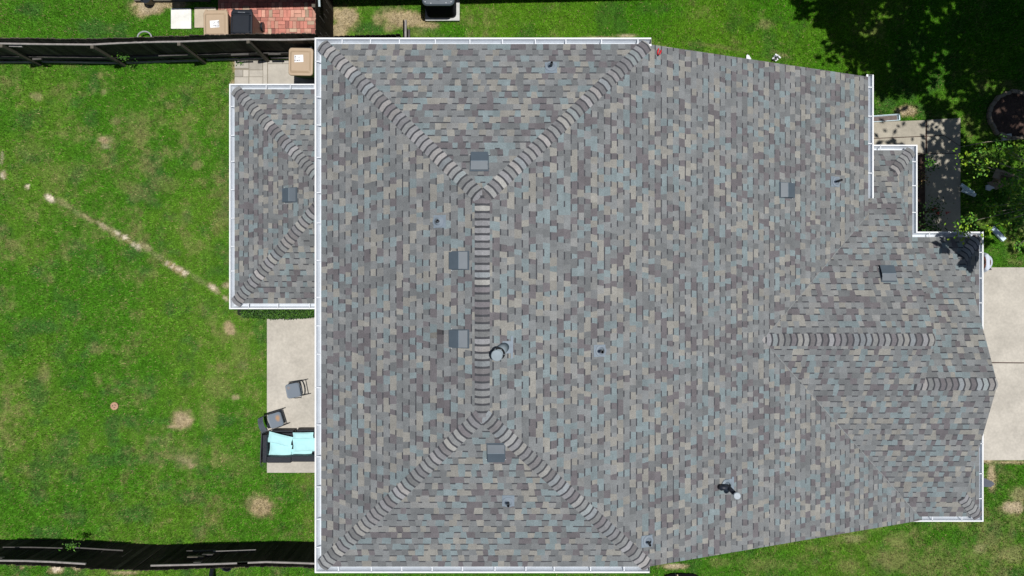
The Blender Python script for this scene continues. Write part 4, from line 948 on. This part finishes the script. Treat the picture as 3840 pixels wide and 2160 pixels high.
# ------------------------------------------------------------------ big tree right of the frame: shades the front yard
def visible(p, mg=8):
    D = H-p.z; 
    if D <= .5: return False
    x = 1920+p.x/D*F; y_ = 1080-p.y/D*F; return -mg < x < 3840+mg and -mg < y_ < 2160+mg
def shade_density(px, py):
    "how much of the sun is kept off the ground at this pixel of the front yard"
    n1 = float(fbm(np.array([px/128.]), np.array([py/128.]), .9, 61, 3)[0])
    e_ = 2985+max(0, (py-60))*.78+ (n1-.5)*260
    if py > 300: e_ = 3170+(py-300)*.25+(n1-.5)*260
    if px < e_: return 0
    d = min(1., (px-e_)/90)
    if py > 400 and px < 3440: d *= .15
    if py > 440 and px < 3560: d *= .35+.4*(py > 640)
    if 540 < py < 910 and px >= 3520: d *= .9
    if py > 900: d *= max(0, 1-(py-900)/40)*.7
    n2 = float(fbm(np.array([px/128.]), np.array([py/128.]), .5, 91, 3)[0])
    if px > 3600 and py > 540: d *= 1. if n2 > .47 else .12
    elif px > 3660 and 330 < py < 530: d *= 1. if n2 > .44 else .2
    elif px > 3240 and 235 < py < 500 and px < (3560 if py < 430 else 3605): d *= 1. if n2 > .55 else .05
    elif px > 3440 and py > 450: d *= 1. if n2 > (.56 if py < 640 else .38) else .06
    elif n2 < .42: d *= .15
    for sx_, sy_, sr in ((3628, 708, 38), (3714, 705, 24), (3741, 876, 42)):
        if math.hypot(px-sx_, py-sy_) < sr: d *= .3
    return d
TR = Vector((15.6, 6.4, 0)); rg = random.Random(19)
tree = thing('shade_tree', 'large leafy tree standing past the right edge, throwing dappled shade over the front yard', 'tree', tuple(TR))
lp_ = []; tips = []
tries = 0
while len(lp_) < 24000 and tries < 200000:
    tries += 1
    px, py = rg.uniform(2940, 4250), rg.uniform(-350, 960)
    if rg.random() > (shade_density(px, min(py, 959)) if py > -50 else 1)**1.0: continue
    z = rg.uniform(5.2, 9.8); g_ = P(px, py); p = Vector((g_.x+SX*z, g_.y+SY*z, z))
    if visible(p, 25): 
        z = rg.uniform(8, 10.5); p = Vector((g_.x+SX*z, g_.y+SY*z, z))
        if visible(p, 25): continue
    lp_.append(p)
# clump of twigs above the garage corner
for k in range(1500):
    px, py = rg.gauss(3615, 42), rg.gauss(915, 38)
    if py < 880 or px > 3672 or px < 3478 or py > 1012: continue
    if fbm(np.array([px/128.]), np.array([py/128.]), .42, 71, 3)[0] < .57+(3615-px)*.0012: continue
    z = rg.uniform(5.6, 6.6); zr = 2.85; g_ = P(px, py, zr); p = Vector((g_.x+SX*(z-zr), g_.y+SY*(z-zr), z))
    if visible(p): continue
    lp_.append(p)
mb = MB(); leaves(mb, lp_, .25, rg, GRN, .45); mb.build('crown', M_leaf, tree)
mb = MB(); mb.tube([TR, TR+Vector((.05, .05, 1.8)), TR+Vector((-.1, .1, 3.6)), TR+Vector((0, 0, 5.5)), TR+Vector((.1, -.1, 7.5))], [.24, .19, .16, .11, .05], 12); mb.build('trunk', M_bark, tree)
for k in range(14):
    p = rg.choice(lp_); s_ = TR+Vector((0, 0, rg.uniform(3.2, 5.2))); mid = (s_+p)/2+Vector((0, 0, .6))
    if visible(p, 20) or visible(mid, 20) or visible(s_, 20) or visible((s_+mid)/2, 20) or visible((p+mid)/2, 20): continue
    mb = MB(); mb.tube([s_, mid, p], [.08, .05, .015], 7); mb.build('limb', M_bark, tree)

# small leafy tree at the right edge (in view)
TB = P(3905, 760, 0); rg = random.Random(23)
st = thing('small_tree', 'young leafy tree leaning into view at the right edge beside the walkway', 'tree', tuple(TB))
CL = [(3608,597,40),(3650,590,40),(3665,580,30),(3700,625,40),(3680,632,50),(3665,640,30),(3725,600,50),(3745,560,40),(3730,545,30),(3790,565,50),(3810,575,50),(3780,600,40),(3830,560,30),(3765,690,50),(3790,685,60),(3800,705,60),(3815,730,60),(3805,745,50),(3812,765,50),(3830,800,50),(3815,815,40),(3780,830,50),(3790,820,40),(3850,860,60),(3835,890,50),(3620,835,50),(3640,830,30),(3612,870,60),(3700,775,30),(3730,790,30),(3710,850,25),(3830,640,60),(3820,650,50),(3845,690,60),(3770,550,30),(3600,850,20),(3735,795,30),(3700,590,30),(3820,920,30),(3600,560,8),(3490,595,22),(3488,620,24),(3478,640,14)]
mbF = MB(); 
for i, (px, py, n_) in enumerate(CL):
    z = rg.uniform(1.4, 3.0); 
    if px < 3560: continue
    if abs(px-3612) < 15 and py > 860: z = 3.0
    c = P(px, py, z); leaves(mbF, [c+Vector((rg.gauss(0, .11), rg.gauss(0, .11), rg.gauss(0, .08))) for _ in range(int(n_*.9))], .085, rg, [(.07,.21,.012),(.10,.27,.015),(.045,.14,.012),(.16,.30,.015)] if i % 3 else [(.22,.34,.012),(.14,.28,.014)], .5)
    if i % 2 == 0:
        mb = MB(); s_ = TB+Vector((0, 0, rg.uniform(.3, .8))); mid = s_+(c-s_)*.5+Vector((0, 0, .35)); mb.tube([s_, mid, c], [.018, .012, .005], 6); mb.build('branch', mat('grey_bark', (.20,.18,.15), .9), st)
mbF.build('foliage', M_leaf, st)
mb = MB(); mb.tube([TB, TB+Vector((0, 0, .8))], [.05, .03], 8); mb.build('trunk', M_bark, st)
# bed plants between the porch and the walkway
def bush(px, py, z, n_, sp, lb, cols, flowers=0, name='shrub'):
    t = thing(name, lb, 'plant', tuple(P(px, py))); mb = MB(); c = P(px, py, z)
    leaves(mb, [c+Vector((rg.gauss(0, sp), rg.gauss(0, sp*1.3), rg.gauss(0, sp*.6))) for _ in range(n_)], .06, rg, cols, .7); mb.build('foliage', M_leaf, t)
    for k in range(5):
        mb = MB(); q_ = c+Vector((rg.gauss(0, sp), rg.gauss(0, sp), rg.uniform(0, .1))); mb.tube([Vector((c.x, c.y, 0)), (Vector((c.x, c.y, 0))+q_)/2+Vector((0, 0, .1)), q_], [.012, .009, .004], 5); mb.build('stem', M_bark, t)
    for k in range(flowers):
        x, y_ = ((3505,783),(3552,797),(3520,800))[k % 3]; f = P(x, y_, z+.05); mb = MB(); 
        leaves(mb, [f+Vector((rg.gauss(0, .025), rg.gauss(0, .02), rg.gauss(0, .01))) for _ in range(22)], .04, rg, [(.55,.02,.02),(.4,.01,.02)], .7); mb.build('flower', M_leaf, t)
bush(3488, 612, .7, 120, .09, 'bright leafy rose stem beside the porch gutter corner', GRN, 0, 'rose_bush')
bush(3458, 665, .35, 90, .10, 'dry brown shrub at the top of the porch bed', [(.20,.11,.06),(.28,.2,.08),(.06,.1,.02)])
bush(3500, 790, .6, 260, .15, 'dark rose bush with red blooms leaning over the walkway', GRD, 3, 'rose_bush')
bush(3490, 868, .55, 420, .15, 'dense dark shrub in the inner corner of the gutters', GRD)

# ------------------------------------------------------------------ person in a white shirt under the right gutter
def skin_mesh(name, V, E, Rd, m, parent, sub=2):
    me = bpy.data.meshes.new(name); org = ORG[parent.name]; me.from_pydata([Vector(v)-org for v in V], E, []); me.update(); o = bpy.data.objects.new(name, me); reg(o, parent, org)
    sk = o.modifiers.new('skin', 'SKIN'); sk.use_smooth_shade = True
    for i, r_ in enumerate(Rd):
        d = me.skin_vertices[0].data[i]; d.radius = r_ if isinstance(r_, tuple) else (r_, r_); d.use_root = (i == 0)
    s_ = o.modifiers.new('sub', 'SUBSURF'); s_.levels = sub; s_.render_levels = sub; me.materials.append(m); return o
pe = thing('person', 'person in a white t-shirt stooping by the right gutter at the driveway corner', 'person', (13.24, .70, 0))
M_skin = mat('dark_skin', (.13,.055,.04), .6, var=.08); M_shirt = mat('white_shirt', (.55,.60,.70), .9, var=.04, bump=.3, bscale=10); M_trs = mat('dark_trousers', (.02,.022,.03), .9)
X0, Y0 = 13.24, .70       # hips; faces -x (towards the house), stooping
V = [(X0,Y0,.92),(X0-.08,Y0,1.10),(X0-.24,Y0,1.30),(X0-.34,Y0,1.37),(X0-.43,Y0,1.41),(X0-.50,Y0,1.46),(X0-.56,Y0,1.52),(X0-.60,Y0,1.44)]
E = [(0,1),(1,2),(2,3),(3,4),(4,5),(5,6),(5,7)]; Rd = [(.13,.11),(.135,.11),(.15,.11),(.12,.09),.055,.085,.075,.022]
for s_ in (-1, 1):
    i = len(V); V += [(X0-.31,Y0+s_*.19,1.35),(X0-.26,Y0+s_*.25,1.14),(X0-.48,Y0+s_*.20,1.06),(X0-.54,Y0+s_*.19,1.06)]; E += [(3,i),(i,i+1),(i+1,i+2),(i+2,i+3)]; Rd += [.058,.043,.030,(.035,.018)]
    for k, (dy, dz, L) in enumerate(((-.03,0,.075),(-.01,.005,.085),(.012,.004,.08),(.032,-.002,.065))):
        j = len(V); V += [(X0-.59,Y0+s_*.19+dy,1.06+dz),(X0-.59-L*.5,Y0+s_*.19+dy*1.1,1.045+dz),(X0-.59-L*.75,Y0+s_*.19+dy*1.1,1.01+dz)]; E += [(i+3,j),(j,j+1),(j+1,j+2)]; Rd += [.010,.009,.007]
    j = len(V); V += [(X0-.55,Y0+s_*.145,1.05),(X0-.59,Y0+s_*.125,1.04)]; E += [(i+3,j),(j,j+1)]; Rd += [.011,.009]
    i = len(V); V += [(X0,Y0+s_*.10,.86),(X0-.05,Y0+s_*.11,.48),(X0+.02,Y0+s_*.11,.10),(X0-.12,Y0+s_*.12,.045)]; E += [(0,i),(i,i+1),(i+1,i+2),(i+2,i+3)]; Rd += [.085,.06,.04,.035]
skin_mesh('body', V, E, Rd, M_skin, pe)
V2 = [(X0,Y0,.92),(X0-.07,Y0,1.12),(X0-.23,Y0,1.31),(X0-.325,Y0,1.38),(X0-.40,Y0,1.405)]; E2 = [(0,1),(1,2),(2,3),(3,4)]; R2 = [(.165,.135),(.170,.135),(.185,.135),(.13,.095),(.085,.07)]
for s_ in (-1, 1): i = len(V2); V2 += [(X0-.30,Y0+s_*.185,1.36),(X0-.31,Y0+s_*.235,1.20)]; E2 += [(2,i),(i,i+1)]; R2 += [.078,.066]
skin_mesh('shirt', V2, E2, R2, M_shirt, pe)
V3 = [(X0,Y0,.92)]; E3 = []; R3 = [(.16,.13)]
for s_ in (-1, 1): i = len(V3); V3 += [(X0,Y0+s_*.10,.84),(X0-.05,Y0+s_*.11,.48),(X0+.02,Y0+s_*.11,.10)]; E3 += [(0,i),(i,i+1),(i+1,i+2)]; R3 += [.10,.075,.055]
skin_mesh('trousers', V3, E3, R3, M_trs, pe)
mb = MB(); c = Vector((X0-.52, Y0, 1.48)); lo = []
for i in range(7):
    a = math.pi/2*i/6; lo.append([c+Vector((math.cos(t)*.098*math.cos(a)+.01, math.sin(t)*.088*math.cos(a), math.sin(a)*.105)) for t in [2*math.pi*k/18 for k in range(18)]])
mb.rings(lo); mb.build('hair', mat('dark_hair', (.012,.008,.007), .7), pe, smooth=True)
